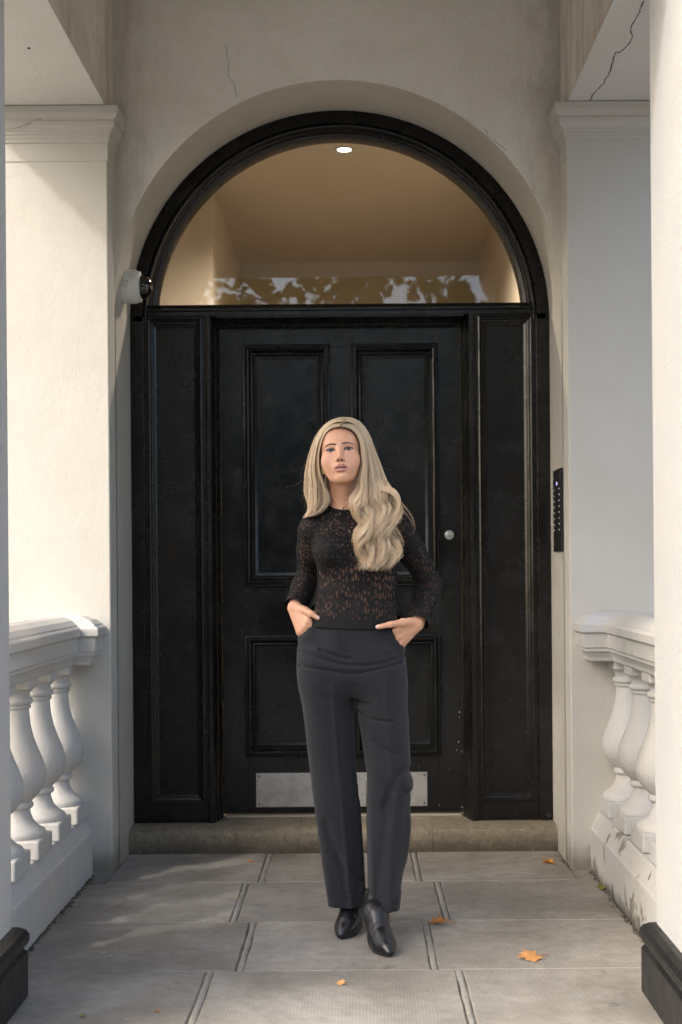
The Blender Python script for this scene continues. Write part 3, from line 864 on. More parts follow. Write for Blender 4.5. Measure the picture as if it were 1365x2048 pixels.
LEAF2D = [(0.0,-0.5),(0.10,-0.28),(0.34,-0.38),(0.30,-0.16),(0.52,0.02),(0.28,0.08),(0.26,0.30),(0.10,0.22),(0.0,0.52),(-0.10,0.22),(-0.26,0.30),(-0.28,0.08),(-0.52,0.02),(-0.30,-0.16),(-0.34,-0.38),(-0.10,-0.28)]
def tree(base, h_trunk, lobes, n, seed, label, leaf=(0.12, 0.2), holes=(), extra=None):
    rn = random.Random(seed)
    p = empty('plane_tree', base, label, 'tree', )
    b = Vector(base)
    mb = MB()
    top = b + Vector((rn.uniform(-.3,.3), rn.uniform(-.3,.3), h_trunk))
    mb.tube([b - Vector((0,0,0.2)), b.lerp(top, 0.3)+Vector((0.06,0.03,0)), b.lerp(top, 0.7), top], [0.30, 0.22, 0.19, 0.16], 12)
    for c, r in lobes:
        c = Vector(c)
        m1 = top.lerp(c, 0.5) + Vector((rn.uniform(-.3,.3), rn.uniform(-.3,.3), 0.3))
        mb.tube([top - Vector((0,0,0.3)), m1, c], [0.13, 0.08, 0.03], 8)
        for _ in range(10):
            e = c + Vector((rn.gauss(0,1), rn.gauss(0,1), rn.gauss(0,0.8))).normalized()*r*0.85
            mb.tube([m1.lerp(c, rn.uniform(0.3,1)), c.lerp(e, 0.5)+Vector((0,0,0.1)), e], [0.035, 0.02, 0.007], 5)
    mb.build('trunk', M['bark'], p, smooth=True)
    vs = []; fs = []; cols = []
    greens = [(0.20,0.25,0.04),(0.15,0.21,0.035),(0.30,0.30,0.05),(0.42,0.34,0.05),(0.24,0.28,0.05)]
    tot = sum(r**2 for _, r in lobes)
    for c, r in lobes:
        c = Vector(c); k = int(n*r*r/tot)
        cl = [(c + Vector((rn.gauss(0,1), rn.gauss(0,1), rn.gauss(0,0.8))).normalized()*r*rn.uniform(0.45,1.0)) for _ in range(max(4, k//26))]
        for _ in range(k):
            q = rn.choice(cl) + Vector((rn.gauss(0,1), rn.gauss(0,1), rn.gauss(0,0.7)))*r*0.13
            if any((q - Vector(hc)).length < hr for hc, hr in holes): continue
            s_ = rn.uniform(*leaf)
            nrm = Vector((rn.gauss(0,0.6), rn.gauss(0,0.6), rn.gauss(0.4,0.6))).normalized()
            t1 = nrm.orthogonal().normalized(); t2 = nrm.cross(t1)
            a = rn.uniform(0, 2*PI)
            e1 = math.cos(a)*t1 + math.sin(a)*t2; e2 = nrm.cross(e1)
            i0 = len(vs)
            for (px, py) in LEAF2D:
                vs.append(tuple(q + e1*px*s_ + e2*py*s_ + nrm*(-0.25*px*px*s_)))
            fs.append(tuple(range(i0, i0+len(LEAF2D))))
            g_ = rn.choice(greens); f = rn.uniform(0.7, 1.25)
            cols.append((g_[0]*f, g_[1]*f, g_[2]*f, 1))
    me = bpy.data.meshes.new('crown'); me.from_pydata(vs, [], fs); me.update()
    ca = me.color_attributes.new('tint', 'FLOAT_COLOR', 'CORNER')
    arr = np.repeat(np.array(cols, dtype=np.float32), len(LEAF2D), axis=0)
    ca.data.foreach_set('color', arr.ravel())
    link_mesh('crown', me, M['crown'], p)
    return p
tree((-8.8, -3.7, GZ), 3.6, [((-7.6,-0.85,8.0),1.05), ((-6.7,-0.65,7.9),0.9), ((-10.2,-5.6,7.6),1.6), ((-8.2,-6.4,8.6),1.6), ((-9.4,-3.9,6.2),0.9)], 4200, 21,
     'plane tree on the pavement left of the porch that filters the sunlight', (0.13, 0.22))
tree((0.9, -15.0, GZ), 3.4, [((-1.6,-14.2,6.1),1.2), ((0.3,-14.0,6.5),1.2), ((1.6,-14.6,6.2),0.9), ((-0.3,-15.2,8.4),2.2), ((2.6,-15.4,8.6),2.0), ((-3.0,-15.2,7.6),1.8)], 4300, 22,
     'plane tree across the road whose leaves are mirrored in the fanlight', (0.16, 0.27))

# dense hedge across the road, unseen, added to darken reflections in the door
hd = empty('hedge', (0, -14.2, GZ), 'tall dark green hedge across the road, unseen, added to darken the door reflection', 'hedge')
M['hedge_core'] = simple('hedge_shade', (0.012, 0.016, 0.006), 0.9)
MB().box(-16, 16, -15.0, -14.0, GZ, 2.9).build('core', M['hedge_core'], hd)
def hedge_leaves():
    rn = random.Random(44); vs = []; fs = []; cols = []
    for _ in range(9000):
        x = rn.uniform(-16.2, 16.2); z = rn.uniform(GZ, 3.2); y = -13.95 + rn.gauss(0, 0.12)
        if z > 2.8: y = rn.uniform(-15.0, -13.9); z = 2.9 + abs(rn.gauss(0, 0.18))
        s_ = rn.uniform(0.09, 0.20); q = Vector((x, y, z))
        nrm = Vector((rn.gauss(0,0.5), 0.7 + rn.gauss(0,0.4), rn.gauss(0.3,0.5))).normalized()
        t1 = nrm.orthogonal().normalized(); t2 = nrm.cross(t1); a = rn.uniform(0, 2*PI)
        e1 = math.cos(a)*t1 + math.sin(a)*t2; e2 = nrm.cross(e1); i0 = len(vs)
        for px, py in ((0,-0.6),(0.3,-0.1),(0.2,0.35),(0,0.6),(-0.2,0.35),(-0.3,-0.1)): vs.append(tuple(q + e1*px*s_ + e2*py*s_))
        fs.append(tuple(range(i0, i0+6))); f = rn.uniform(0.5, 1.2); cols.append((0.06*f, 0.085*f, 0.02*f, 1))
    me = bpy.data.meshes.new('leaves'); me.from_pydata(vs, [], fs); me.update()
    ca = me.color_attributes.new('tint', 'FLOAT_COLOR', 'CORNER')
    ca.data.foreach_set('color', np.repeat(np.array(cols, dtype=np.float32), 6, axis=0).ravel())
    link_mesh('leaves', me, M['crown'], hd)
hedge_leaves()
# ================================================================== the woman
# ---- implicit-surface toolkit: one continuous skin from blended volumes
def A(*p): return np.array(p, dtype=np.float64)
def smin(a, b, k):
    h = np.clip(0.5 + 0.5*(b - a)/k, 0, 1)
    return b + (a - b)*h - k*h*(1 - h)
def smax(a, b, k): return -smin(-a, -b, k)
def ell(P, c, r):
    q = P - A(*c); r = A(*r)
    k0 = np.sqrt(((q/r)**2).sum(1)); k1 = np.sqrt(((q/(r*r))**2).sum(1)) + 1e-9
    return k0*(k0 - 1)/k1
def cone(P, a, b, ra, rb):
    a = A(*a); b = A(*b); ba = b - a
    pa = P - a
    h = np.clip(pa @ ba/(ba @ ba + 1e-12), 0, 1)
    d = pa - h[:, None]*ba
    return np.sqrt((d*d).sum(1)) - (ra + (rb - ra)*h)
def chain(P, pts, rs, k=0.01):
    d = None
    for i in range(len(pts)-1):
        e = cone(P, pts[i], pts[i+1], rs[i], rs[i+1])
        d = e if d is None else smin(d, e, k)
    return d
class Slices:
    """a volume given by its silhouette: rows of (v, uL, uR, yc, depth) in photo units at distance Y"""
    def __init__(s, rows, Y):
        z = []; xc = []; a = []; yc = []; b = []
        for v, ul, ur, y, d in rows:
            l = at(ul, v, Y); r = at(ur, v, Y)
            z.append((l.z + r.z)/2); xc.append((l.x + r.x)/2); a.append((r.x - l.x)/2); yc.append(y); b.append(d)
        o = np.argsort(z); f = lambda q: np.array(q)[o]
        s.z, s.xc, s.a, s.yc, s.b = f(z), f(xc), f(a), f(yc), f(b)
        # finer, smoothed table
        zz = np.linspace(s.z[0], s.z[-1], 160)
        def sm(q):
            w = np.interp(zz, s.z, q)
            for _ in range(6): w[1:-1] = 0.25*w[:-2] + 0.5*w[1:-1] + 0.25*w[2:]
            return w
        s.xc, s.a, s.yc, s.b = sm(s.xc), sm(s.a), sm(s.yc), sm(s.b); s.z = zz
    def __call__(s, P, grow=0.0, p=2.0):
        z = P[:, 2]
        g = lambda q: np.interp(z, s.z, q)
        a, b = g(s.a) + grow, g(s.b) + grow
        qx = np.abs((P[:, 0] - g(s.xc))/a); qy = np.abs((P[:, 1] - g(s.yc))/b)
        r = (qx**p + qy**p)**(1/p)
        m = np.minimum(a, b)
        d = (r - 1)*np.where(r > 1e-6, m*0.5 + 0.5*np.sqrt((qx*a)**2 + (qy*b)**2)/np.maximum(r, 1e-6), m)
        dz = np.maximum(s.z[0] - z, z - s.z[-1])
        return np.maximum(d, dz)

def surface_nets(f, xs, ys, zs, B=10, safety=2.2):
    xs, ys, zs = map(np.asarray, (xs, ys, zs))
    nx, ny, nz = len(xs), len(ys), len(zs)
    D = np.empty((nx, ny, nz), dtype=np.float32)
    bl = []
    for i in range(0, nx, B):
        for j in range(0, ny, B):
            for k in range(0, nz, B):
                bl.append((i, min(i+B, nx), j, min(j+B, ny), k, min(k+B, nz)))
    cen = np.array([((xs[a]+xs[b-1])/2, (ys[c]+ys[d-1])/2, (zs[e]+zs[g-1])/2) for a,b,c,d,e,g in bl])
    rad = np.array([0.5*math.sqrt((xs[b-1]-xs[a])**2 + (ys[d-1]-ys[c])**2 + (zs[g-1]-zs[e])**2) for a,b,c,d,e,g in bl])
    dc = np.concatenate([f(cen[i:i+200000]) for i in range(0, len(cen), 200000)])
    act = np.abs(dc) < rad*safety + 0.006
    batch = []; size = 0
    def flush():
        nonlocal batch, size
        if not batch: return
        pts = [np.stack(np.meshgrid(xs[a:b], ys[c:d], zs[e:g], indexing='ij'), -1).reshape(-1, 3) for a,b,c,d,e,g in batch]
        val = f(np.concatenate(pts)); o = 0
        for (a,b,c,d,e,g), p in zip(batch, pts):
            D[a:b, c:d, e:g] = val[o:o+len(p)].reshape(b-a, d-c, g-e); o += len(p)
        batch = []; size = 0
    for q, m, dd in zip(bl, act, dc):
        a,b,c,d,e,g = q
        if not m: D[a:b, c:d, e:g] = dd
        else:
            batch.append(q); size += (b-a)*(d-c)*(g-e)
            if size > 250000: flush()
    flush()
    sg = D < 0
    # active cells
    s8 = [sg[i:nx-1+i, j:ny-1+j, k:nz-1+k] for i in (0,1) for j in (0,1) for k in (0,1)]
    anyv = np.logical_or.reduce(s8); allv = np.logical_and.reduce(s8)
    ci = np.argwhere(anyv & ~allv)
    idx = -np.ones((nx-1, ny-1, nz-1), dtype=np.int64)
    idx[ci[:,0], ci[:,1], ci[:,2]] = np.arange(len(ci))
    corners = [(i,j,k) for i in (0,1) for j in (0,1) for k in (0,1)]
    val = np.stack([D[ci[:,0]+i, ci[:,1]+j, ci[:,2]+k] for i,j,k in corners], 1).astype(np.float64)
    pos = np.stack([np.stack([xs[ci[:,0]+i], ys[ci[:,1]+j], zs[ci[:,2]+k]], 1) for i,j,k in corners], 1)
    acc = np.zeros((len(ci), 3)); cnt = np.zeros(len(ci))
    for a in range(8):
        for b in range(a+1, 8):
            if sum(x != y for x, y in zip(corners[a], corners[b])) != 1: continue
            m = (val[:, a] < 0) != (val[:, b] < 0)
            t = val[m, a]/(val[m, a] - val[m, b])
            acc[m] += pos[m, a] + (pos[m, b] - pos[m, a])*t[:, None]; cnt[m] += 1
    V = acc/np.maximum(cnt, 1)[:, None]
    F = []
    for ax in range(3):
        lo = [slice(None)]*3; hi = [slice(None)]*3
        lo[ax] = slice(0, -1); hi[ax] = slice(1, None)
        ch = sg[tuple(lo)] != sg[tuple(hi)]
        e = np.argwhere(ch)
        o1, o2 = [x for x in range(3) if x != ax]
        e = e[(e[:, o1] > 0) & (e[:, o2] > 0) & (e[:, o1] < D.shape[o1]-1) & (e[:, o2] < D.shape[o2]-1)]
        def cell(d1, d2):
            q = e.copy(); q[:, o1] -= d1; q[:, o2] -= d2
            return idx[q[:,0], q[:,1], q[:,2]]
        quad = np.stack([cell(1,1), cell(0,1), cell(0,0), cell(1,0)], 1)
        ins = sg[e[:,0], e[:,1], e[:,2]]
        flip = ins if ax != 1 else ~ins
        quad[~flip] = quad[~flip][:, ::-1]
        F.append(quad[(quad >= 0).all(1)])
    return V, np.concatenate(F)

def grid(lo, hi, step, fine=None):
    """axis samples, finer inside the fine interval (a, b, step)"""
    if fine is None: return np.arange(lo, hi + step, step)
    a, b, fs = fine; out = [lo]; h = step
    while out[-1] < hi:
        p = out[-1]
        want = fs if a - 0.02 < p < b + 0.02 else step
        h = max(min(want, h*1.15), h/1.15)
        if p < a: h = min(h, max(fs, (a - p)*0.25 + fs))
        out.append(p + h)
    return np.array(out)

def nets_mesh(name, f, xs, ys, zs, relax=1):
    V, Fq = surface_nets(f, xs, ys, zs)
    e = 0.0006
    for _ in range(relax):
        d = f(V)
        g = np.stack([f(V + A(e,0,0)) - d, f(V + A(0,e,0)) - d, f(V + A(0,0,e)) - d], 1)/e
        n2 = (g*g).sum(1) + 0.05
        V = V - g*np.clip(d/n2, -0.004, 0.004)[:, None]
    me = bpy.data.meshes.new(name)
    me.vertices.add(len(V)); me.vertices.foreach_set('co', V.astype(np.float32).ravel())
    n = len(Fq)
    me.loops.add(n*4); me.loops.foreach_set('vertex_index', Fq.astype(np.int32).ravel())
    me.polygons.add(n); me.polygons.foreach_set('loop_start', np.arange(0, n*4, 4, dtype=np.int32))
    me.polygons.foreach_set('use_smooth', np.ones(n, dtype=bool))
    me.update(calc_edges=True); me.validate()
    return me, V

def vcol(me, arr, name='tint'):
    ca = me.color_attributes.new(name, 'FLOAT_COLOR', 'POINT')
    a4 = np.ones((len(me.vertices), 4), dtype=np.float32); a4[:, :3] = arr
    ca.data.foreach_set('color', a4.ravel())

rng = np.random.default_rng(11)
_dirs = rng.normal(size=(24, 3)); _ph = rng.uniform(0, 2*PI, 24)
def wob(P, scale, k0=0, n=8):
    s_ = 0
    for i in range(k0, k0+n):
        s_ = s_ + np.sin(P @ (_dirs[i]*scale) + _ph[i])
    return s_/n
def uv_of(P, Y=4.78):
    return VX + P[:, 0]*FOC/Y, VY - (P[:, 2] - CAMZ)*FOC/Y     # photo-like coordinates on her own plane
def line_d(u, v, pts):
    d = np.full(len(u), 1e9)
    for (a, b), (c, e) in zip(pts[:-1], pts[1:]):
        bx_, by_ = c-a, e-b
        h = np.clip(((u-a)*bx_ + (v-b)*by_)/(bx_*bx_ + by_*by_), 0, 1)
        d = np.minimum(d, np.hypot(u - a - h*bx_, v - b - h*by_))
    return d
def near(P, f, lo, hi, far=0.06):
    """evaluate f only inside a box; elsewhere a value too large to matter"""
    lo = A(*lo); hi = A(*hi)
    out = np.maximum(np.maximum(lo - P, P - hi).max(1), 0) + far
    m = ((P > lo) & (P < hi)).all(1)
    if m.any(): out[m] = f(P[m])
    return out
def box_of(pts, pad):
    p = np.array(pts); return p.min(0) - pad, p.max(0) + pad
def T3(v): return (v.x, v.y, v.z)

# ---- head, in its own frame: x to the right of the picture, y away from the camera, z up, origin between the eyes
HEAD = A(*T3(at(681.3, 907.5, 4.70))); HEAD[1] = 4.775
def Rm(ax, a):
    c, s_ = math.cos(a), math.sin(a)
    return {'x': A([1,0,0],[0,c,-s_],[0,s_,c]), 'y': A([c,0,s_],[0,1,0],[-s_,0,c]), 'z': A([c,-s_,0],[s_,c,0],[0,0,1])}[ax]
HR = Rm('y', math.radians(-4.5)) @ Rm('z', math.radians(-1.5)) @ Rm('x', math.radians(-11))
def to_head(P): return (P - HEAD) @ HR
def from_head(p): return A(*p) @ HR.T + HEAD
EYE = 0.0307
def sdf_face(P):
    q = to_head(P); q[:, 0] *= 1.02; m = q.copy(); m[:, 0] = np.abs(m[:, 0])
    d = ell(q, (0, 0.016, 0.036), (0.0715, 0.094, 0.078))
    d = smin(d, ell(q, (0, -0.028, 0.030), (0.058, 0.054, 0.056)), 0.02)
    d = smin(d, ell(q, (0, -0.020, -0.016), (0.0635, 0.062, 0.078)), 0.02)
    d = smin(d, ell(q, (0, -0.032, -0.066), (0.035, 0.044, 0.037)), 0.02)
    d = smin(d, cone(m, (0.047, 0.008, -0.048), (0.026, -0.036, -0.081), 0.009, 0.009), 0.024)
    d = smin(d, cone(m, (0.026, -0.036, -0.081), (0.005, -0.064, -0.0965), 0.009, 0.0110), 0.022)
    d = smin(d, ell(q, (0, -0.068, -0.0915), (0.0150, 0.0145, 0.0140)), 0.016)          # chin
    d = smin(d, ell(m, (0.041, -0.054, -0.028), (0.019, 0.018, 0.015)), 0.026)         # cheekbones
    d = smin(d, ell(q, (0, -0.071, -0.060), (0.027, 0.021, 0.022)), 0.018)             # muzzle
    d = smin(d, ell(m, (0.031, -0.042, -0.044), (0.022, 0.024, 0.024)), 0.030)         # full cheeks
    d = smax(d, -ell(m, (0.0305, -0.100, -0.001), (0.0185, 0.022, 0.0125)), 0.014)     # sockets
    d = smin(d, cone(m, (0.010, -0.081, 0.0175), (0.043, -0.067, 0.020), 0.0070, 0.0060), 0.014)  # brow
    d = smin(d, cone(q, (0, -0.078, 0.014), (0, -0.0865, -0.004), 0.0075, 0.0060), 0.018)
    d = smin(d, cone(q, (0, -0.0825, -0.004), (0, -0.0975, -0.0315), 0.0062, 0.0080), 0.014)     # nose
    d = smin(d, ell(q, (0, -0.0990, -0.0325), (0.0088, 0.0080, 0.0072)), 0.006)
    d = smin(d, ell(m, (0.0105, -0.0905, -0.0385), (0.0062, 0.0088, 0.0068)), 0.005)
    d = smax(d, -ell(m, (0.0058, -0.0945, -0.0420), (0.0036, 0.0056, 0.0052)), 0.003)  # nostrils
    d = smin(d, ell(m, (EYE, -0.0660, 0.0), (0.0165, 0.0148, 0.0140)), 0.006)          # lids
    ap = ell(m, (EYE, -0.0815, -0.0012), (0.0152, 0.0130, 0.0047))                      # lid opening
    d = smax(d, -ap, 0.0015)
    # lips, slightly parted
    up = chain(m, [(0.0, -0.0885, -0.0600), (0.0065, -0.0893, -0.0590), (0.0175, -0.0838, -0.0622), (0.0265, -0.0735, -0.0664)], [0.0040, 0.0045, 0.0039, 0.0013], 0.003)
    lw = chain(m, [(0.0, -0.0868, -0.0742), (0.0090, -0.0858, -0.0738), (0.0180, -0.0812, -0.0708), (0.0265, -0.0735, -0.0670)], [0.0050, 0.0048, 0.0036, 0.0011], 0.003)
    d = smin(d, up, 0.005); d = smin(d, lw, 0.0045)
    d = smax(d, -ell(q, (0, -0.0950, -0.0665), (0.0190, 0.0150, 0.0021)), 0.0016)
    d = smax(d, -ell(q, (0, -0.0930, -0.0490), (0.0020, 0.0016, 0.0045)), 0.004)       # philtrum
    d = smax(d, -ell(q, (0, -0.0880, -0.0850), (0.013, 0.0045, 0.0045)), 0.007)        # under the lip
    ear = smax(ell(m, (0.0735, 0.016, -0.006), (0.0070, 0.0185, 0.031)), -ell(m, (0.0805, 0.013, -0.002), (0.0055, 0.010, 0.018)), 0.004)
    return smin(d, ear, 0.006)

# ---- body
TORSO = Slices([(1030,652,762,4.835,0.052),(1044,638,786,4.832,0.070),(1062,630,794,4.825,0.086),(1085,627,795,4.815,0.096),(1110,630,794,4.81,0.098),(1138,638,793,4.81,0.094),(1170,639,791,4.81,0.090),
                (1200,634,791,4.81,0.090),(1235,624,795,4.805,0.096),(1265,614,799,4.80,0.101),(1300,606,802,4.80,0.106),(1345,610,800,4.80,0.105)], 4.80)
NB = T3(at(690, 1040, 4.845))
SH_L, EL_L, WR_L = T3(at(625,1060,4.835)), T3(at(617,1153,4.925)), T3(at(590,1211,4.800))
SH_R, EL_R, WR_R = T3(at(796,1056,4.845)), T3(at(860,1166,4.905)), T3(at(836,1246,4.765))
def sdf_arms(P, g=0.0):
    def arm(s_, e, w, k=1.0):
        s_, e, w = A(*s_), A(*e), A(*w)
        m1 = s_ + (e - s_)*0.45; f1 = e + (w - e)*0.35
        return chain(P, [s_, m1, e, f1, w], [0.044*k+g, 0.038*k+g, 0.0315*k+g, 0.033*k+g, 0.0225*k+g], 0.012)
    return arm(SH_L, EL_L, WR_L, 0.94), arm(SH_R, EL_R, WR_R, 0.98)
def sdf_torso(P, g=0.0, bust=True):
    d = TORSO(P, g, 2.25)
    d = smin(d, cone(P, T3(at(686,1032,4.84)), T3(at(640,1050,4.84)), 0.042+g, 0.043+g), 0.03)
    d = smin(d, cone(P, T3(at(692,1032,4.84)), T3(at(780,1046,4.845)), 0.042+g, 0.043+g), 0.03)
    if bust:
        for u in (664, 752):
            c = T3(at(u, 1102, 4.742))
            d = smin(d, ell(P, c, (0.052+g, 0.046+g, 0.052+g)), 0.035)
    return d
HAND_L = dict(meta=[((594,1214,4.792),(618,1243,4.742)), ((591,1215,4.797),(611,1254,4.748)), ((587,1216,4.803),(605,1261,4.760)), ((583,1217,4.808),(599,1264,4.776))],
              fing=[((618,1243,4.742),(636,1275,4.742),(646,1304,4.755)), ((611,1254,4.748),(630,1288,4.750),(640,1318,4.765)), ((605,1261,4.760),(622,1294,4.765),(632,1321,4.78)), ((599,1264,4.776),(613,1291,4.785),(622,1312,4.80))],
              thumb=[(597,1216,4.786),(611,1221,4.755),(624,1228,4.728),(636,1236,4.722)])
HAND_R = dict(meta=[((829,1242,4.757),(792,1261,4.726)), ((833,1246,4.760),(796,1274,4.733)), ((836,1249,4.764),(800,1284,4.743)), ((838,1252,4.770),(804,1290,4.757))],
              fing=[((792,1261,4.726),(770,1284,4.746),(756,1304,4.756)), ((796,1274,4.733),(774,1299,4.750),(761,1320,4.762)), ((800,1284,4.743),(780,1306,4.762),(768,1326,4.775)), ((804,1290,4.757),(788,1309,4.776),(778,1324,4.786))],
              thumb=[(827,1243,4.750),(806,1245,4.722),(781,1249,4.694),(756,1254,4.688)])
def sdf_hand(P, H):
    d = None
    for i, (a, b) in enumerate(H['meta']):
        e = cone(P, T3(at(*a)), T3(at(*b)), 0.0125, 0.0128 - 0.0008*i)
        d = e if d is None else smin(d, e, 0.012)
    for i, f in enumerate(H['fing']):
        d = smin(d, chain(P, [T3(at(*q)) for q in f], [0.0105, 0.0092, 0.0078], 0.004), 0.006)
    th = chain(P, [T3(at(*q)) for q in H['thumb']], [0.0150, 0.0128, 0.0098, 0.0078], 0.006)
    return smin(d, th, 0.009)
LEGS = [[T3(at(655,1340,4.80)), T3(at(672,1560,4.80)), T3(at(690,1790,4.83))], [T3(at(755,1340,4.79)), T3(at(778,1565,4.745)), T3(at(764,1790,4.70))]]
def sdf_body(P):
    d = near(P, sdf_upper, (-0.5, 4.4, 0.98), (0.6, 5.2, 1.60))
    return sdf_rest(P, d)
def sdf_upper(P):
    d = sdf_torso(P)
    neck = chain(P, [tuple(from_head((0, 0.030, -0.050))), tuple(A(*NB) + A(0.0, -0.012, 0.04)), NB], [0.0475, 0.0470, 0.054], 0.015)
    d = smin(d, neck, 0.030)
    # collar bones and throat hollow
    for s_, e in ((SH_L, -0.012), (SH_R, 0.012)):
        c0 = A(*NB) + A(e, -0.044, -0.004); c1 = A(*s_) + A(0, -0.02, 0.022)
        d = smin(d, cone(P, tuple(c0), tuple(c1), 0.007, 0.006), 0.014)
    d = smax(d, -ell(P, tuple(A(*NB) + A(-0.002, -0.060, 0.000)), (0.010, 0.009, 0.012)), 0.02)
    for a in sdf_arms(P): d = smin(d, a, 0.022)
    return d
def sdf_rest(P, d):
    for H in (HAND_L, HAND_R):
        pts = [T3(at(*q)) for f in H['fing'] for q in f] + [T3(at(*q)) for q in H['thumb']] + [T3(at(*q[0])) for q in H['meta']]
        d = smin(d, near(P, lambda Q, H=H: sdf_hand(Q, H), *box_of(pts, 0.06)), 0.010)
    for l in LEGS: d = smin(d, near(P, lambda Q, l=l: chain(Q, l, [0.070, 0.050, 0.034], 0.02), *box_of(l, 0.15)), 0.02)
    return smin(d, near(P, sdf_face, HEAD - A(0.14, 0.17, 0.17), HEAD + A(0.14, 0.17, 0.18)), 0.012)

zh = HEAD[2]
bxs = grid(-0.27, 0.34, 0.0045, (HEAD[0]-0.075, HEAD[0]+0.075, 0.0016))
bys = grid(4.62, 4.99, 0.0045, (HEAD[1]-0.115, HEAD[1]-0.03, 0.0016))
bzs = grid(0.07, HEAD[2]+0.135, 0.0045, (HEAD[2]-0.115, HEAD[2]+0.06, 0.0016))
body_me, BV = nets_mesh('body', sdf_body, bxs, bys, bzs)

# ---- skin colour: complexion, lips, brows, lash line, nails
def skin_colours(V):
    q = to_head(V); q[:, 0] *= 1.02; ax = np.abs(q[:, 0])
    col = np.tile(A(0.66, 0.355, 0.215), (len(V), 1))
    def blend(m, c): 
        nonlocal col
        col = col*(1 - m[:, None]) + A(*c)*m[:, None]
    sm = lambda d, lo, hi: np.clip((hi - d)/(hi - lo), 0, 1)**1.0
    head = (q[:, 2] > -0.13) & (np.abs(q[:, 1]) < 0.13) & (ax < 0.1)
    hm = head.astype(float)
    front = hm*(q[:, 1] < -0.03)
    # warm cheeks, nose and forehead tan
    ck = np.exp(-(((ax-0.043)/0.020)**2 + ((q[:, 2]+0.034)/0.020)**2))*front
    blend(ck*0.40, (0.60, 0.28, 0.20))
    blend(np.exp(-((ax/0.03)**2 + ((q[:, 2]-0.055)/0.022)**2))*front*0.30, (0.56, 0.29, 0.18))
    blend(np.exp(-((ax/0.012)**2 + ((q[:, 2]+0.034)/0.012)**2))*front*0.2, (0.60, 0.30, 0.22))
    # eye shadow and lash line
    m = q.copy(); m[:, 0] = ax
    ap = ell(m, (EYE, -0.0815, -0.0012), (0.0152, 0.0130, 0.0047))
    lid = sm(np.abs(ap), 0.0004, 0.0022)*(q[:, 2] > -0.0012)*front
    blend(np.exp(-(((ax-EYE)/0.016)**2 + ((q[:, 2]-0.007)/0.006)**2))*front*0.55, (0.30, 0.16, 0.11))
    blend(lid*0.9, (0.035, 0.02, 0.015))
    low = sm(np.abs(ap), 0.0003, 0.0015)*(q[:, 2] <= -0.0012)*front
    blend(low*0.55, (0.13, 0.07, 0.055))
    bd = line_d(ax*1000, q[:, 2]*1000, [(9.5, 15.0), (20, 19.0), (31, 20.5), (43.0, 14.5)])
    blend(np.exp(-(bd/2.2)**2)*front*0.35, (0.16, 0.09, 0.055))
    # lips
    up = chain(m, [(0.0, -0.0885, -0.0600), (0.0065, -0.0893, -0.0590), (0.0175, -0.0838, -0.0622), (0.0265, -0.0735, -0.0664)], [0.0040, 0.0045, 0.0039, 0.0013], 0.003)
    lw = chain(m, [(0.0, -0.0868, -0.0742), (0.0090, -0.0858, -0.0738), (0.0180, -0.0812, -0.0708), (0.0265, -0.0735, -0.0670)], [0.0050, 0.0048, 0.0036, 0.0011], 0.003)
    xm = ax*1000
    zu = np.interp(xm, [0, 3, 6.5, 12, 18, 24, 28], [-55.3, -54.6, -54.0, -56.2, -59.6, -64.0, -66.6])
    zl_ = np.interp(xm, [0, 5, 9, 14, 18, 24, 28], [-80.6, -80.4, -79.6, -77.6, -75.2, -70.2, -66.8])
    zz = q[:, 2]*1000
    lipm = np.clip((zu - zz)/1.0 + 0.5, 0, 1)*np.clip((zz - zl_)/1.2 + 0.5, 0, 1)*(xm < 28)*(q[:, 1] < -0.06)
    upper_m = np.clip((zz + 67)/2, 0, 1)
    blend(lipm*front*0.92*(1-upper_m), (0.48, 0.18, 0.15)); blend(lipm*front*0.92*upper_m, (0.38, 0.13, 0.11))
    inn = ell(q, (0, -0.0950, -0.0665), (0.0200, 0.0160, 0.0026))
    blend(sm(inn, -0.0002, 0.0006)*front*(q[:, 1] > -0.090)*0.9, (0.10, 0.03, 0.03))
    ns = ell(m, (0.0058, -0.0945, -0.0420), (0.0036, 0.0056, 0.0052))
    blend(sm(ns, 0.0, 0.0012)*front*0.85, (0.10, 0.035, 0.025))  # darkness inside the nostrils painted into the skin colour
    # scalp takes the hair's colour
    hl = hm*np.clip((q[:, 2] - (0.084 - 1.4*np.maximum(ax-0.028, 0) - 0.10*np.maximum(q[:, 1]+0.05, 0)*8))/0.006, 0, 1)
    blend(hl*0.95, (0.20, 0.12, 0.055))
    # nails
    for H, off in ((HAND_L, A(0.002, -0.006, 0.004)), (HAND_R, A(-0.002, -0.006, 0.004))):
        a = A(*T3(at(*H['thumb'][-1]))); b = A(*T3(at(*H['thumb'][-2])))
        t = (a - b)/np.linalg.norm(a - b)
        c = a + t*0.001 + off
        w = V - c; al = w @ t; pe = np.sqrt(np.maximum((w*w).sum(1) - al*al, 0))
        blend(np.clip(1.6 - np.maximum(np.abs(al)/0.0062, pe/0.0052)*1.2, 0, 1)*0.85, (0.78, 0.60, 0.58))
    # soft bra showing under the lace
    u, v = uv_of(V, 4.72)
    br = np.clip((44 - np.hypot((u-664), (v-1103)*1.1))/4, 0, 1) + np.clip((44 - np.hypot((u-752), (v-1103)*1.1))/4, 0, 1)
    blend(np.clip(br, 0, 1)*(V[:, 1] < 4.8)*0.8, (0.30, 0.27, 0.21))
    return col
vcol(body_me, skin_colours(BV))
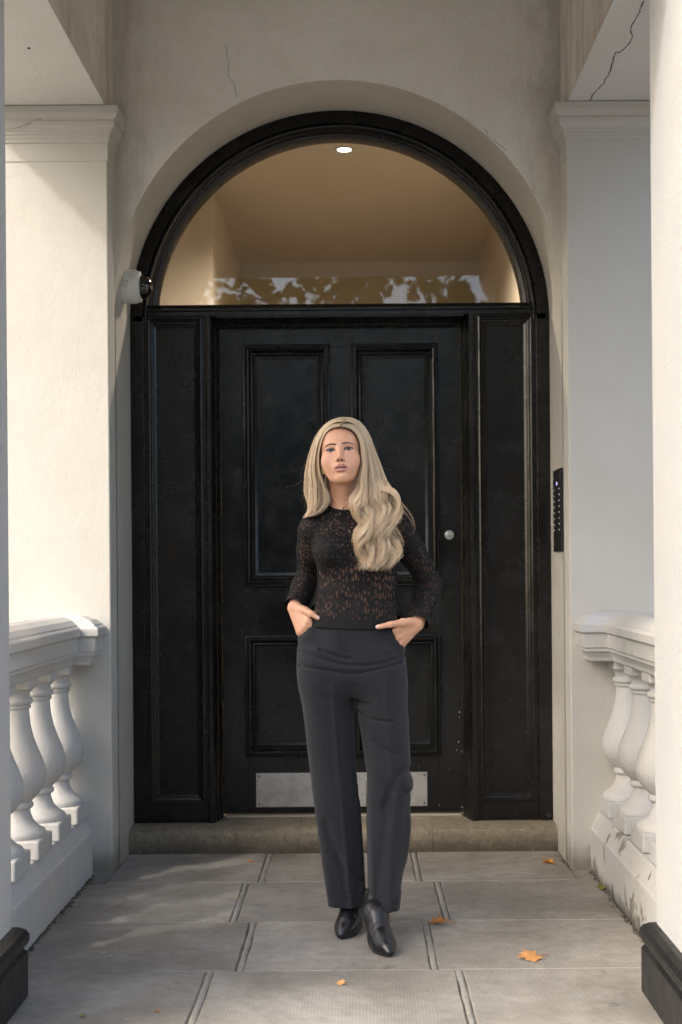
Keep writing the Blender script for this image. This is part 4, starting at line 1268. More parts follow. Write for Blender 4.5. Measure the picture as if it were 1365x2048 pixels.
def m_skin():
    t = NT('skin')
    a = t.n('ShaderNodeVertexColor'); a.layer_name = 'tint'
    P = t.pos()
    fr = t.ramp(t.noise(P, 260, 2, 0.5), 0.60, 0.72)
    c = t.mix(t.math('MULTIPLY', fr, 0.22), a.outputs[0], (0.32, 0.15, 0.085))
    c = t.mix(t.ramp(t.noise(P, 28, 3), 0.35, 0.7, 0, 0.12), c, (0.50, 0.25, 0.17))
    b = t.bump(t.noise(P, 900, 2), 0.08, 0.001)
    t.pbr(c, t.ramp(t.noise(P, 50, 2), 0.3, 0.7, 0.36, 0.46), 0, b, Subsurface_Weight=0.12, Subsurface_Radius=(0.010, 0.0045, 0.0025), Subsurface_Scale=0.6, Specular_IOR_Level=0.5)
    return t.m
M['skin'] = m_skin()
woman = empty('person', (0.0, 4.72, 0), 'long-haired blonde person in black lace top and grey trousers, hands in pockets', 'person')
body = link_mesh('body', body_me, M['skin'], woman)

# ---- brows of short hairs
def face_pt(x, z, lift=0.0):
    y = -0.125
    for _ in range(60):
        w = from_head((x, y, z)); d_ = sdf_face(w[None])[0]
        if d_ < 0.0003: break
        y += max(d_*0.7, 0.0004)
    return from_head((x, y - lift, z))
rb = random.Random(3)
mb = MB()
for sg in (-1, 1):
    for k in range(80):
        f_ = (k + rb.random())/80
        xx = 9.0 + 34.5*f_
        zc = np.interp(xx, [9, 18, 32, 44], [13.2, 16.6, 19.2, 15.8])
        wd = np.interp(xx, [8, 13, 28, 44], [1.2, 1.9, 1.5, 0.5])
        z0 = zc + rb.uniform(-wd, wd)
        ln = np.interp(f_, [0, 0.5, 1], [4.0, 5.5, 4.5])
        dz = np.interp(f_, [0, 0.35, 0.7, 1], [2.6, 1.2, -0.8, -2.4])
        p0 = face_pt(sg*xx/1000, z0/1000, 0.0002); p1 = face_pt(sg*(xx+ln)/1000, (z0+dz)/1000, 0.0006)
        mb.tube([tuple(p0), tuple((p0+p1)/2 + A(0,-0.0003,0)), tuple(p1)], [0.0007, 0.0007, 0.0003], 4)
mb.build('eyebrows', simple('brow_hair', (0.055, 0.036, 0.024), 0.6), woman)
# ---- eyes, teeth, lashes
def m_vc(name, rough, **kw):
    t = NT(name); a = t.n('ShaderNodeVertexColor'); a.layer_name = 'tint'
    P = t.pos()
    c = t.mix(t.ramp(t.noise(P, 700, 2), 0.4, 0.7, 0, 0.15), a.outputs[0], (0.1, 0.08, 0.07))
    t.pbr(c, rough, 0, None, **kw); return t.m
M['eye'] = m_vc('eye', 0.12)
for sg in (-1, 1):
    c = from_head((sg*EYE/1.02, -0.0670, 0.0))
    R_ = 0.0130; n1, n2 = 28, 24
    gaze = A(0, 0, CAMZ) - c; gaze /= np.linalg.norm(gaze)
    gaze = gaze + A(0, 0, 0.10); gaze /= np.linalg.norm(gaze)
    e1 = np.cross(gaze, A(0,0,1)); e1 /= np.linalg.norm(e1); e2 = np.cross(e1, gaze)
    angs = [0.001, 0.10, 0.20, 0.21, 0.35, 0.50, 0.52, 0.56, 0.62, 0.8, 1.1, 1.5, 2.0, 2.6, 3.14]
    cl = [(0.004,)*3]*3 + [(0.05,0.055,0.06), (0.075,0.085,0.095), (0.04,0.045,0.05), (0.035,0.04,0.05), (0.36,0.33,0.32), (0.42,0.385,0.365)] + [(0.42,0.38,0.36)]*6
    rings = []; cc = []
    for a_, col_ in zip(angs, cl):
        ring = []
        for k in range(n1):
            t_ = 2*PI*k/n1
            ring.append(tuple(c + R_*(math.cos(a_)*gaze + math.sin(a_)*(math.cos(t_)*e1 + math.sin(t_)*e2))))
            cc.append(col_)
        rings.append(ring)
    o = MB().rings(rings).build('eye', M['eye'], woman, smooth=True)
    vcol(o.data, np.array(cc))
    lp = []
    for k in range(13):
        s_ = -1 + 2*k/12
        x = (sg*EYE + s_*0.0158)/1.02
        z = -0.0012 + 0.0047*math.sqrt(max(0, 1 - (s_*0.97)**2))
        y = -0.0672 - math.sqrt(max(0.00002, 0.0146**2 - (s_*0.0128)**2 - z*z)) - 0.0006
        lp.append(tuple(from_head((x, y, z))))
    MB().tube(lp, [0.0005]+[0.0013]*11+[0.0009], 5).build('eyelash', simple('lash', (0.01,0.008,0.007), 0.6), woman)
mb = MB(); rings = []
for k in range(15):
    x = -0.019 + 0.038*k/14
    y = -0.0862 + 0.010*(x/0.018)**2
    notch = 0.0004 if k % 2 else 0.0
    rings.append([tuple(from_head((x, y, -0.0600))), tuple(from_head((x, y-notch, -0.0680))), tuple(from_head((x, y+0.003, -0.0680))), tuple(from_head((x, y+0.003, -0.0600)))])
mb.rings(rings).build('teeth', simple('tooth_enamel', (0.60, 0.56, 0.49), 0.3, 0, 0.05), woman, smooth=True)
# ---- trousers
HIPS = Slices([(1238,628,796,4.805,0.102),(1255,615,801,4.80,0.107),(1275,605,803,4.80,0.111),(1300,598,806,4.80,0.116),(1330,597,808,4.80,0.119),(1360,599,810,4.80,0.116),(1380,603,811,4.80,0.104),(1392,612,805,4.80,0.085)], 4.80)
LEG_L = Slices([(1300,600,700,4.80,0.10),(1345,598,708,4.80,0.106),(1400,603,709,4.805,0.102),(1450,610,711,4.805,0.098),(1500,616,713,4.805,0.095),(1560,624,717,4.805,0.094),(1640,634,722,4.81,0.094),(1720,644,727,4.815,0.094),(1800,654,732,4.82,0.090),(1850,659,735,4.82,0.088)], 4.80)
LEG_R = Slices([(1300,706,805,4.80,0.10),(1345,706,811,4.79,0.106),(1400,712,815,4.785,0.102),(1450,719,819,4.775,0.097),(1500,728,821,4.76,0.094),(1545,734,823,4.75,0.095),(1575,735,826,4.748,0.094),(1610,734,822,4.748,0.092),(1650,733,822,4.732,0.092),(1720,734,814,4.706,0.092),(1780,736,803,4.680,0.090),(1830,737,795,4.662,0.088),(1860,737,794,4.655,0.088)], 4.765)
CREASE = [  # polyline, half-width (px), depth (m)
    ([(597,1303),(628,1311),(655,1322),(690,1329),(735,1331),(775,1325),(808,1314)], 3.2, 0.0040),
    ([(597,1332),(640,1338),(690,1346),(720,1345)], 3.0, 0.0045),
    ([(800,1327),(760,1337),(722,1345)], 3.0, 0.0045),
    ([(640,1300),(672,1312),(700,1318)], 3.4, 0.0050),
    ([(712,1402),(728,1406),(742,1409)], 3, 0.0055),
    ([(718,1424),(734,1434),(752,1440),(780,1443)], 3, 0.0070),
    ([(748,1478),(764,1494),(784,1508)], 3.5, 0.0055),
    ([(824,1546),(806,1542),(792,1548),(778,1572),(766,1610)], 8, 0.0055),
    ([(826,1590),(812,1588),(802,1580)], 6, 0.0045),
    ([(812,1600),(806,1660),(798,1740),(792,1770)], 9, 0.0045),
    ([(772,1600),(762,1680),(752,1760),(748,1790)], 9, 0.0045),
    ([(648,1650),(662,1700),(690,1748),(712,1770)], 9, 0.0055),
    ([(700,1380),(702,1480),(706,1600)], 14, 0.004),
    ([(672,1720),(684,1770),(690,1815)], 8, 0.004),
]
RIDGE = [([(664,1370),(672,1500),(684,1640),(698,1818)], 5, 0.0035), ([(772,1360),(778,1500),(782,1560)], 6, 0.003), ([(790,1590),(778,1680),(772,1820)], 8, 0.004), ([(815,1556),(820,1570)], 14, 0.002), ([(740,1600),(741,1820)], 5, 0.003),
         ([(600,1318),(660,1334),(720,1338),(770,1334),(806,1322)], 5, 0.0008)]
def sdf_trousers(P):
    l = LEG_L(P, 0, 2.15); r = LEG_R(P, 0, 2.15)
    d = smin(l, r, 0.012)
    d = smin(d, HIPS(P, 0, 2.2), 0.030)
    # fingers push the pockets out a little
    for H in (HAND_L, HAND_R):
        for f in H['fing']:
            a, b, c = [A(*T3(at(*q))) for q in f]
            d = smin(d, cone(P, tuple((a+b)/2), tuple(c), 0.0125, 0.012), 0.03)
    u, v = uv_of(P, 4.70)
    fr = np.clip((4.83 - P[:, 1])/0.03, 0, 1)
    dis = np.zeros(len(P))
    m = (np.abs(d) < 0.03)
    if m.any():
        um, vm, fm, Pm = u[m], v[m], fr[m], P[m]
        q = np.zeros(m.sum())
        for pts, w, a in CREASE: q += a*np.exp(-(line_d(um, vm, pts)/w)**2)
        for pts, w, a in RIDGE: q -= a*np.exp(-(line_d(um, vm, pts)/w)**2)
        q = q*fm*1.6
        low = np.clip((0.75 - Pm[:, 2])/0.5, 0, 1)
        q += 0.0035*low*np.sin(np.arctan2(Pm[:, 1]-4.78, Pm[:, 0] - np.where(Pm[:, 0] < 0.02, -0.03, 0.09))*5 + Pm[:, 2]*4)
        q += 0.0022*wob(Pm*A(1, 1, 0.35), 38, 4, 8)
        dis[m] = q
    d = d + dis
    # hems: cut and hollow
    hem = np.where(P[:, 0] < 0.028, 0.084 + 0.10*(4.80 - P[:, 1]), 0.110 + 0.08*(4.60 - P[:, 1]))
    hem = hem - P[:, 2]
    d = np.maximum(d, hem)
    return np.maximum(d, -np.maximum(smin(l, r, 0.012) + dis + 0.006, P[:, 2] - 0.16))
tz = at(700, 1240, 4.80).z
tr_me, TV = nets_mesh('trousers', sdf_trousers, grid(-0.25, 0.24, 0.0042), grid(4.57, 4.98, 0.0042), grid(0.05, tz+0.01, 0.0046), 0)
def m_wool():
    t = NT('charcoal_wool')
    P = t.pos()
    tw = t.noise(t.pos((1500, 1500, 600)), 1.0, 3, 0.6)
    tw2 = t.noise(t.pos((900, 900, 220)), 1.0, 3, 0.6)
    lg = t.noise(P, 12, 3)
    c = t.mix(t.ramp(tw, 0.35, 0.68), (0.0045, 0.0047, 0.0054), (0.026, 0.027, 0.031))
    c = t.mix(t.ramp(tw2, 0.45, 0.72, 0, 0.7), c, (0.055, 0.057, 0.064))
    c = t.mix(t.ramp(lg, 0.3, 0.7, 0, 0.2), c, (0.012, 0.012, 0.014))
    b = t.bump(tw, 0.25, 0.0012)
    b = t.bump(tw2, 0.2, 0.0012, b)
    t.pbr(c, 0.85, 0, b, Specular_IOR_Level=0.2, Sheen_Weight=0.12, Sheen_Roughness=0.5)
    return t.m
M['wool'] = m_wool()
trousers = link_mesh('trousers', tr_me, M['wool'], woman)
def drape(pts, f, lift=0.0012, ylo=4.45, yhi=4.82):
    """drop photo points onto the front of an implicit surface"""
    out = []
    for (u, v) in pts:
        Y = ylo
        for _ in range(80):
            p = at(u, v, Y); d_ = f(A([p.x, p.y, p.z]))[0]
            if d_ < 0.0006: break
            Y += max(d_*0.6, 0.0008)
            if Y > yhi: break
        p = at(u, v, Y - lift); out.append((p.x, p.y, p.z))
    return out
def dense(pts, n=5):
    o = []
    for (a, b), (c, e) in zip(pts[:-1], pts[1:]):
        for k in range(n): o.append((a+(c-a)*k/n, b+(e-b)*k/n))
    return o + [pts[-1]]
M['wool_edge'] = simple('wool_seam', (0.012, 0.012, 0.014), 0.9)
for pts in ([(619,1233),(614,1244),(607,1256),(600,1268)], [(781,1254),(786,1268),(792,1281),(799,1294)]):
    MB().tube(drape(dense(pts), sdf_trousers, 0.001), 0.0028, 6).build('pocket_edge', M['wool_edge'], trousers, smooth=True)
for pts, r_ in (([(690,1262),(690,1285),(688,1303)], 0.0012), ([(678,1262),(678,1290),(684,1303)], 0.0009), ([(733,1560),(734,1640),(736,1740),(738,1815)], 0.0010), ([(716,1570),(721,1660),(727,1750),(731,1808)], 0.0010)):
    MB().tube(drape(dense(pts, 6), sdf_trousers, 0.0004), r_, 5).build('seam', M['wool_edge'], trousers, smooth=True)

# ---- lace top
def sdf_top(P):
    u, v = uv_of(P, 4.72)
    d = sdf_upper(P) - 0.0045
    hip = np.clip((1.17 - P[:, 2])/0.10, 0, 1)
    d = d - hip*0.0115
    al, ar = sdf_arms(P, 0.0042)
    # gathered cloth at the elbows and towards the cuffs
    for e, w in ((EL_L, WR_L), (EL_R, WR_R)):
        dd = np.sqrt(((P - A(*e))**2).sum(1))
        g = np.exp(-(dd/0.09)**2)
        k = 0.0022*g*np.sin((P @ (A(*w) - A(*e)))/np.linalg.norm(A(*w)-A(*e))*190 + wob(P, 40, 0, 4)*2)
        if e is EL_L: al = al + k
        else: ar = ar + k
    cu = lambda w: 0.003*np.exp(-(np.sqrt(((P - A(*w))**2).sum(1))/0.022)**2)
    d = smin(d, al - cu(WR_L), 0.022); d = smin(d, ar - cu(WR_R), 0.022)
    fr = np.clip((4.80 - P[:, 1])/0.03, 0, 1)
    q = 0
    for pts, w, a in (([(632,1150),(660,1160),(690,1162)], 6, 0.004), ([(630,1186),(668,1198),(700,1200)], 6, 0.005), ([(628,1200),(660,1215),(700,1222)], 6, 0.0045), ([(792,1150),(765,1165),(740,1170)], 7, 0.004), ([(793,1195),(770,1205),(745,1208)], 7, 0.004), ([(630,1095),(642,1122),(668,1136)], 8, 0.0035)):
        q = q + a*np.exp(-(line_d(u, v, pts)/w)**2)
    return d + q*fr*0.8 + 0.0014*wob(P, 46, 8, 8)
top_me, _ = nets_mesh('lace_top', sdf_top, grid(-0.27, 0.33, 0.0044), grid(4.60, 5.02, 0.0044), grid(at(700,1275,4.8).z-0.01, 1.50, 0.0044), 1)
bm = bmesh.new(); bm.from_mesh(top_me)
cuts = []
def cut(co, no, sel=None):
    fs = [f for f in bm.faces if sel is None or (f.calc_center_median() - Vector(sel[0])).length < sel[1]]
    es = list({e for f in fs for e in f.edges}); vs = list({v for f in fs for v in f.verts})
    bmesh.ops.bisect_plane(bm, geom=vs+es+fs, plane_co=co, plane_no=no, clear_outer=True)
    cuts.append((A(*co), A(*Vector(no).normalized()), None if sel is None else (A(*sel[0]), sel[1])))
nk = at(683, 1021, 4.765)
cut(tuple(nk), (0.03, -0.50, 1.0))
hm_ = at(708, 1257, 4.70)
cut(tuple(hm_), (-0.035, 0.05, -1.0))
for e, w in ((EL_L, WR_L), (EL_R, WR_R)):
    e = Vector(e); w = Vector(w); t = (w - e).normalized()
    cut(tuple(w + t*0.004), tuple(t), (tuple(w + t*0.02), 0.075))
bm.to_mesh(top_me); bm.free()
V = np.zeros(len(top_me.vertices)*3); top_me.vertices.foreach_get('co', V); V = V.reshape(-1, 3)
solid = np.zeros(len(V))
for i, (co, no, sel) in enumerate(cuts):
    dist = np.abs((V - co) @ no)
    w = [0.011, 0.034, 0.022, 0.022][i]
    m = np.clip((w - dist)/0.004, 0, 1)
    if sel is not None: m = m*(np.sqrt(((V - sel[0])**2).sum(1)) < sel[1])
    solid = np.maximum(solid, m)
vcol(top_me, np.repeat(solid[:, None], 3, 1), 'solid')
def m_lace():
    t = NT('black_lace')
    sv = t.n('ShaderNodeVertexColor'); sv.layer_name = 'solid'
    solid_ = t.n('ShaderNodeSeparateColor'); t.l(sv.outputs[0], solid_.inputs[0])
    so = solid_.outputs[0]
    P0 = t.pos()
    wv = t.n('ShaderNodeTexNoise'); t.l(P0, wv.inputs['Vector']); wv.inputs['Scale'].default_value = 26
    off = t.n('ShaderNodeVectorMath', operation='SCALE'); t.l(wv.outputs['Color'], off.inputs[0]); off.inputs['Scale'].default_value = 0.02
    ad = t.n('ShaderNodeVectorMath', operation='ADD'); t.l(P0, ad.inputs[0]); t.l(off.outputs[0], ad.inputs[1])
    def cells(sc, z):
        mp = t.n('ShaderNodeMapping'); mp.inputs['Scale'].default_value = (sc, sc*0.6, sc*z); t.l(ad.outputs[0], mp.inputs[0])
        return t.voro(mp.outputs[0], 1.0, 'DISTANCE_TO_EDGE', 0.8)
    z = t.sep(P0)[2]
    upper = cells(112, 0.5); lower = cells(98, 0.36)
    k = t.ramp(z, 1.20, 1.26)
    e = t.math('ADD', t.math('MULTIPLY', upper, k), t.math('MULTIPLY', lower, t.math('SUBTRACT', 1.0, k)))
    fine = cells(260, 0.9)
    holes = t.ramp(e, 0.08, 0.30)                       # 1 inside a motif opening
    net = t.ramp(fine, 0.02, 0.10)
    pat = t.ramp(t.noise(P0, 30, 3, 0.6), 0.42, 0.60)     # dense flowers versus open net
    sheer = t.math('MULTIPLY', holes, t.math('MULTIPLY_ADD', net, 0.45, 0.28))
    sheer = t.math('MULTIPLY', sheer, t.math('MULTIPLY_ADD', pat, 0.4, 0.6))
    sheer = t.math('MULTIPLY', sheer, t.math('SUBTRACT', 1.0, so))
    p = t.n('ShaderNodeBsdfPrincipled')
    t.put(p.inputs['Base Color'], t.mix(holes, (0.005, 0.0045, 0.0045), (0.010, 0.009, 0.009)))
    p.inputs['Roughness'].default_value = 0.75; p.inputs['Specular IOR Level'].default_value = 0.25
    rib = t.math('SINE', t.math('MULTIPLY', z, 1500))
    b = t.bump(t.math('SUBTRACT', 1.0, holes), 0.5, 0.0012)
    t.l(b, p.inputs['Normal'])
    tr = t.n('ShaderNodeBsdfTransparent')
    mx = t.n('ShaderNodeMixShader')
    t.l(sheer, mx.inputs[0]); t.l(p.outputs[0], mx.inputs[1]); t.l(tr.outputs[0], mx.inputs[2])
    t.l(mx.outputs[0], t.out.inputs[0])
    return t.m
M['lace'] = m_lace()
top = link_mesh('lace_top', top_me, M['lace'], woman)

# ---- ankle boots
def boot(toe, heel, ank, name, seed):
    toe, heel, ank = A(*toe), A(*heel), A(*ank)
    f = toe - heel; f[2] = 0; L_ = np.linalg.norm(f); f /= L_
    s_ = A(-f[1], f[0], 0); up = A(0, 0, 1)
    hh = 0.078                                            # height of the heel
    def L(a, b, c): return tuple(heel*A(1,1,0) + f*a + s_*b + up*c)
    ball = L_ - 0.072
    def sdf(P):
        q = P - heel*A(1,1,0); a = q @ f; b = q @ s_; z = q[:, 2]
        R = np.stack([a, b, z], 1)
        d = chain(R, [(0.004, 0, hh+0.030), (0.050, 0, hh+0.020), (ball-0.02, 0, 0.040), (ball+0.022, 0, 0.026), (L_-0.016, 0, 0.0155), (L_-0.004, 0, 0.0125)], [0.028, 0.031, 0.033, 0.0290, 0.0120, 0.0070], 0.03)
        d = smin(d, ell(R, (ball+0.004, 0, 0.024), (0.054, 0.036, 0.024)), 0.018)      # wider than tall at the ball
        an = A(*(ank - heel*A(1,1,0))); ar = (an @ f, an @ s_, ank[2])
        d = smin(d, chain(R, [(0.030, 0, hh+0.030), ar, (ar[0], ar[1], ar[2]+0.04)], [0.034, 0.031, 0.031], 0.03), 0.03)
        d = smin(d, cone(R, (ar[0]+0.012, ar[1]*0.7, ar[2]-0.005), (ball-0.010, 0, 0.046), 0.024, 0.026), 0.03)   # instep
        # sole line: instep slopes from heel seat to the ball
        sole = np.interp(a, [-0.05, 0.03, ball-0.01, ball+0.03, L_], [hh-0.004, hh-0.008, 0.004, 0.003, 0.005])
        d = smax(d, sole - z, 0.004)
        # creases over the vamp
        d = d + 0.0016*np.exp(-((a - ball - 0.002)/0.005)**2)*(z > 0.03) + 0.0012*np.exp(-((a - ball + 0.02 + 0.25*b)/0.004)**2)*(z > 0.03) + 0.0008*wob(R, 90, 2, 6)
        return d
    c = (toe + heel)/2
    lo = np.minimum(np.minimum(toe, heel), ank) - 0.065; hi = np.maximum(np.maximum(toe, heel), ank) + 0.065
    me, _ = nets_mesh('boot', sdf, grid(lo[0], hi[0], 0.0032), grid(lo[1], hi[1], 0.0032), grid(-0.004, ank[2]+0.05, 0.0032), 1)
    o = link_mesh(name, me, M['leather'], woman)
    # flared heel
    mb = MB(); rings = []
    for z, r0, ofs in ((0.0, 0.0125, 0.008), (0.004, 0.0120, 0.008), (0.006, 0.0100, 0.008), (0.020, 0.0085, 0.007), (0.040, 0.0105, 0.004), (0.060, 0.0180, 0.002), (hh+0.004, 0.0270, 0.003)):
        rings.append([L(ofs + r0*math.cos(2*PI*k/14)*(0.9), r0*math.sin(2*PI*k/14), z) for k in range(14)])
    mb.rings(rings).build('heel', M['leather'], o, smooth=True)
    # thin sole under the toe
    rings = []
    for t_ in np.linspace(0, 1, 12):
        a = ball - 0.055 + (L_ - ball + 0.055 + 0.001)*t_
        w = np.interp(t_, [0, 0.35, 0.62, 0.88, 1.0], [0.022, 0.031, 0.031, 0.013, 0.003])
        zz = np.interp(t_, [0, 0.35, 1.0], [0.014, 0.0015, 0.0015])
        rings.append([L(a, -w, zz), L(a, w, zz), L(a, w, zz+0.0045), L(a, -w, zz+0.0045)])
    mb = MB().rings(rings).build('sole', M['sole'], o, smooth=False)
    return o
def m_leather():
    t = NT('black_leather'); P = t.pos()
    g = t.voro(P, 520); n = t.noise(P, 35, 4)
    b = t.bump(g, 0.10, 0.0006); b = t.bump(n, 0.12, 0.004, b)
    t.pbr(t.mix(t.ramp(n, 0.3, 0.7), (0.0055, 0.0055, 0.0062), (0.012, 0.012, 0.0135)), t.ramp(n, 0.3, 0.7, 0.26, 0.40), 0, b, Specular_IOR_Level=0.55)
    return t.m
M['leather'] = m_leather()
M['sole'] = simple('boot_sole', (0.03, 0.026, 0.022), 0.7)
b1 = boot(T3(at(681,1879,4.69)), T3(at(722,1850,4.865)), (at(697,1818,4.82).x, 4.820, 0.125), 'boot', 1)
b2 = boot(T3(at(780,1915,4.47)), T3(at(742,1887,4.645)), (0.0600, 4.655, 0.135), 'boot', 2)

# ---- jewellery
nl = []
for k in range(25):
    s_ = -1 + 2*k/24
    u = 686 + s_*24 + 0*s_; v = 1013 - 19*abs(s_)**1.7
    nl.append((u, v))
nlp = drape(nl, sdf_body, 0.0012, 4.55, 4.90)
neck = MB().tube(nlp, 0.0008, 5).build('necklace', M['gold'], woman, smooth=True)
pc = Vector(nlp[12])
MB().lathe([(0.0001, -0.0042), (0.0038, -0.002), (0.0042, 0.0), (0.0038, 0.002), (0.0001, 0.0042)], (pc.x, pc.y-0.003, pc.z-0.004), 10).build('pendant', M['gold'], neck, smooth=True)
for k, (eu, ev, r_) in enumerate(((645.5, 940.0, 0.0036), (648.0, 945.5, 0.0032))):
    c_ = A(*T3(at(eu, ev, 4.745)))
    pts = [tuple(c_ + A(r_*math.cos(2*PI*i/14)*0.8, -0.5*r_*math.cos(2*PI*i/14), r_*math.sin(2*PI*i/14))) for i in range(15)]
    MB().tube(pts, 0.0018, 6).build('earring', M['gold'], woman, smooth=True)
# ---- long wavy hair: strands hung between an inner and an outer guide line on each side
hr = np.random.default_rng(5)
NP = 25
def resample(pts, n=NP):
    p = np.array(pts, dtype=float)
    # smooth curve through the guide points
    q = [p[0]]
    for i in range(len(p)-1):
        p0, p1, p2, p3 = p[max(i-1,0)], p[i], p[i+1], p[min(i+2,len(p)-1)]
        for t in np.linspace(0, 1, 9)[1:]:
            q.append(0.5*((2*p1) + (-p0+p2)*t + (2*p0-5*p1+4*p2-p3)*t*t + (-p0+3*p1-3*p2+p3)*t**3))
    q = np.array(q)
    l = np.concatenate([[0], np.cumsum(np.hypot(*(q[1:, :2]-q[:-1, :2]).T))])
    tt = np.linspace(0, l[-1], n)
    return np.stack([np.interp(tt, l, q[:, k]) for k in range(3)], 1)
def px_to_world(p):
    u, v, Y = p[..., 0], p[..., 1], p[..., 2]
    u0 = u - ROLL*(v - VY); v0 = v + ROLL*(u - VX)
    return np.stack([(u0 - VX)*Y/FOC, Y, CAMZ - (v0 - VY)*Y/FOC], -1)
strands = []; widths = []; tints = []
LIGHT, MID, DARK = A(1.0, 0.855, 0.625), A(0.60, 0.385, 0.185), A(0.27, 0.17, 0.08)
def curtain(I, O, n, K, wave, wl, v0, bulge, seed, w=0.00068, short=0.18, bright=1.0, spread=0.5, start=0.0):
    r = np.random.default_rng(seed)
    I = resample(I); O = resample(O)
    kc = (np.arange(K) + 0.5)/K + r.normal(0, 0.25/K, K)
    kph = r.normal(0, 0.45, K) + np.arange(K)*1.5/K; kdep = r.normal(0, 0.006, K); kcol = r.uniform(-0.35, 0.55, K); kamp = r.uniform(0.6, 1.25, K)
    SUB = 7
    sof = r.normal(0, 0.33/K, (K, SUB)); sph = r.normal(0, 0.6, (K, SUB)); scol = r.normal(0, 0.24, (K, SUB)); sdep = r.normal(0, 0.005, (K, SUB))
    for _ in range(n):
        c = r.integers(K); b_ = r.integers(SUB)
        t = np.linspace(0, 1, NP)
        sp = sof[c, b_]*1.4*spread + r.normal(0, spread*0.6/K)
        s_ = np.clip(kc[c] + sp*(1 - 0.3*t - 0.4*t**4) + r.normal(0, 0.015), -0.03, 1.03)
        end = 1 - short*r.random()**1.2 - abs(sof[c, b_])*K*short*0.5
        te = t*end
        ii = np.stack([np.interp(te, t, I[:, k]) for k in range(3)], 1)
        oo = np.stack([np.interp(te, t, O[:, k]) for k in range(3)], 1)
        p = ii + (oo - ii)*s_[:, None]
        p[:, 2] -= bulge*np.sin(PI*np.clip(s_, 0, 1))*np.clip(te*3, 0, 1) 
        p[:, 2] += (kdep[c] + sdep[c, b_] + r.normal(0, 0.004))*np.clip(te*3, 0, 1)
        gr = np.clip((p[:, 1] - v0)/45, 0, 1)
        ph = 2*PI*(p[:, 1] - v0)/wl + kph[c] + sph[c, b_]*np.clip((p[:, 1]-v0)/60, 0, 1) + r.normal(0, 0.2)
        p[:, 0] += wave*kamp[c]*gr*np.sin(ph)
        p[:, 2] += wave*0.0013*kamp[c]*gr*np.cos(ph)
        # small individual drift
        p[:, 0] += r.normal(0, 1.3)*t*t + 0.6*np.sin(t*9 + r.uniform(0, 6))*t
        strands.append(px_to_world(p)); 
        widths.append(w*r.uniform(0.7, 1.25)*(1 - 0.55*t**3)*np.where(t > 0.97, 0.3, 1))
        m = np.clip(0.62 + kcol[c]*0.6 + scol[c, b_] + r.normal(0, 0.2), 0, 1)
        base = MID*(1 - m) + LIGHT*m
        root = np.clip(1 - te*6.5, 0, 1)[:, None]*0.45
        tints.append(((base[None]*(1 - root) + DARK[None]*root)*bright).astype(np.float32))
LI = [(681,852,4.703),(664,856,4.712),(650,868,4.728),(643.5,886,4.738),(639.5,908,4.748),(639.5,932,4.758),(644.5,955,4.768),(653,978,4.780),(661,998,4.785),(656,1014,4.782),(642,1026,4.780),(626,1033,4.785)]
LO = [(689,836.5,4.79),(668,838,4.79),(649,850,4.795),(633,870,4.80),(622,897,4.805),(614.5,925,4.81),(609.5,955,4.812),(610,980,4.81),(616,1000,4.805),(620,1014,4.80),(614,1028,4.80),(604,1038,4.80)]
curtain(LI, LO, 2200, 15, 4.0, 100, 945, 0.018, 1, short=0.16)
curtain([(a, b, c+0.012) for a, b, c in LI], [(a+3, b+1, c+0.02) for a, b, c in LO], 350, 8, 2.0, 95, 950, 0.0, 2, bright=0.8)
RI = [(683,852,4.703),(700,855,4.712),(713,866,4.728),(720.5,884,4.738),(723.5,906,4.742),(723,930,4.748),(718,952,4.752),(711,974,4.750),(707,992,4.740),(709,1012,4.718),(713,1036,4.700),(715,1066,4.676),(717,1098,4.668),(715,1124,4.668),(726,1146,4.672)]
RO = [(691,836.5,4.79),(708,838,4.79),(725,848,4.795),(740,872,4.80),(749,898,4.805),(759,924,4.80),(767,948,4.785),(774,968,4.765),(788,984,4.745),(796,1002,4.735),(793,1024,4.728),(789,1050,4.715),(791,1082,4.700),(793,1112,4.692),(786,1146,4.690)]
curtain(RI, RO, 3600, 17, 11.0, 74, 955, 0.030, 3, short=0.26)
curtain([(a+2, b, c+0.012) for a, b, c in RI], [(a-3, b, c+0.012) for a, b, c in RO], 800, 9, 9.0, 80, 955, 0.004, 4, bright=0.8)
# one big outward curl and a few locks swinging to the shoulder
curtain([(735,955,4.74),(752,978,4.72),(775,985,4.705),(792,998,4.705),(794,1018,4.705),(780,1034,4.70),(770,1050,4.69)], [(748,950,4.75),(768,970,4.73),(790,976,4.715),(803,996,4.715),(800,1020,4.715),(788,1042,4.71),(778,1060,4.70)], 200, 3, 0.8, 80, 960, 0.006, 6, w=0.0007, short=0.3)
curtain([(768,1020,4.72),(776,1046,4.71),(790,1066,4.71),(800,1086,4.72),(801,1100,4.72)], [(784,1016,4.72),(790,1044,4.71),(802,1064,4.71),(810,1086,4.72),(806,1106,4.72)], 26, 3, 1.0, 80, 1000, 0.0, 7, w=0.0006, short=0.3, spread=0.9)
curtain([(765,965,4.76),(790,1000,4.76),(806,1022,4.77),(820,1046,4.78),(816,1062,4.78)], [(775,960,4.76),(806,1005,4.76),(824,1030,4.77),(834,1060,4.78),(822,1078,4.78)], 16, 5, 2.0, 70, 960, 0.0, 8, w=0.00045, short=0.4, spread=1.2)
# hair behind the neck, its shade painted in as a darker tint
curtain([(650,880,4.85),(652,930,4.86),(656,980,4.87),(662,1018,4.875)], [(716,880,4.85),(718,930,4.86),(718,980,4.87),(712,1018,4.875)], 500, 10, 1.0, 90, 900, 0.0, 9, bright=0.5, w=0.0011)
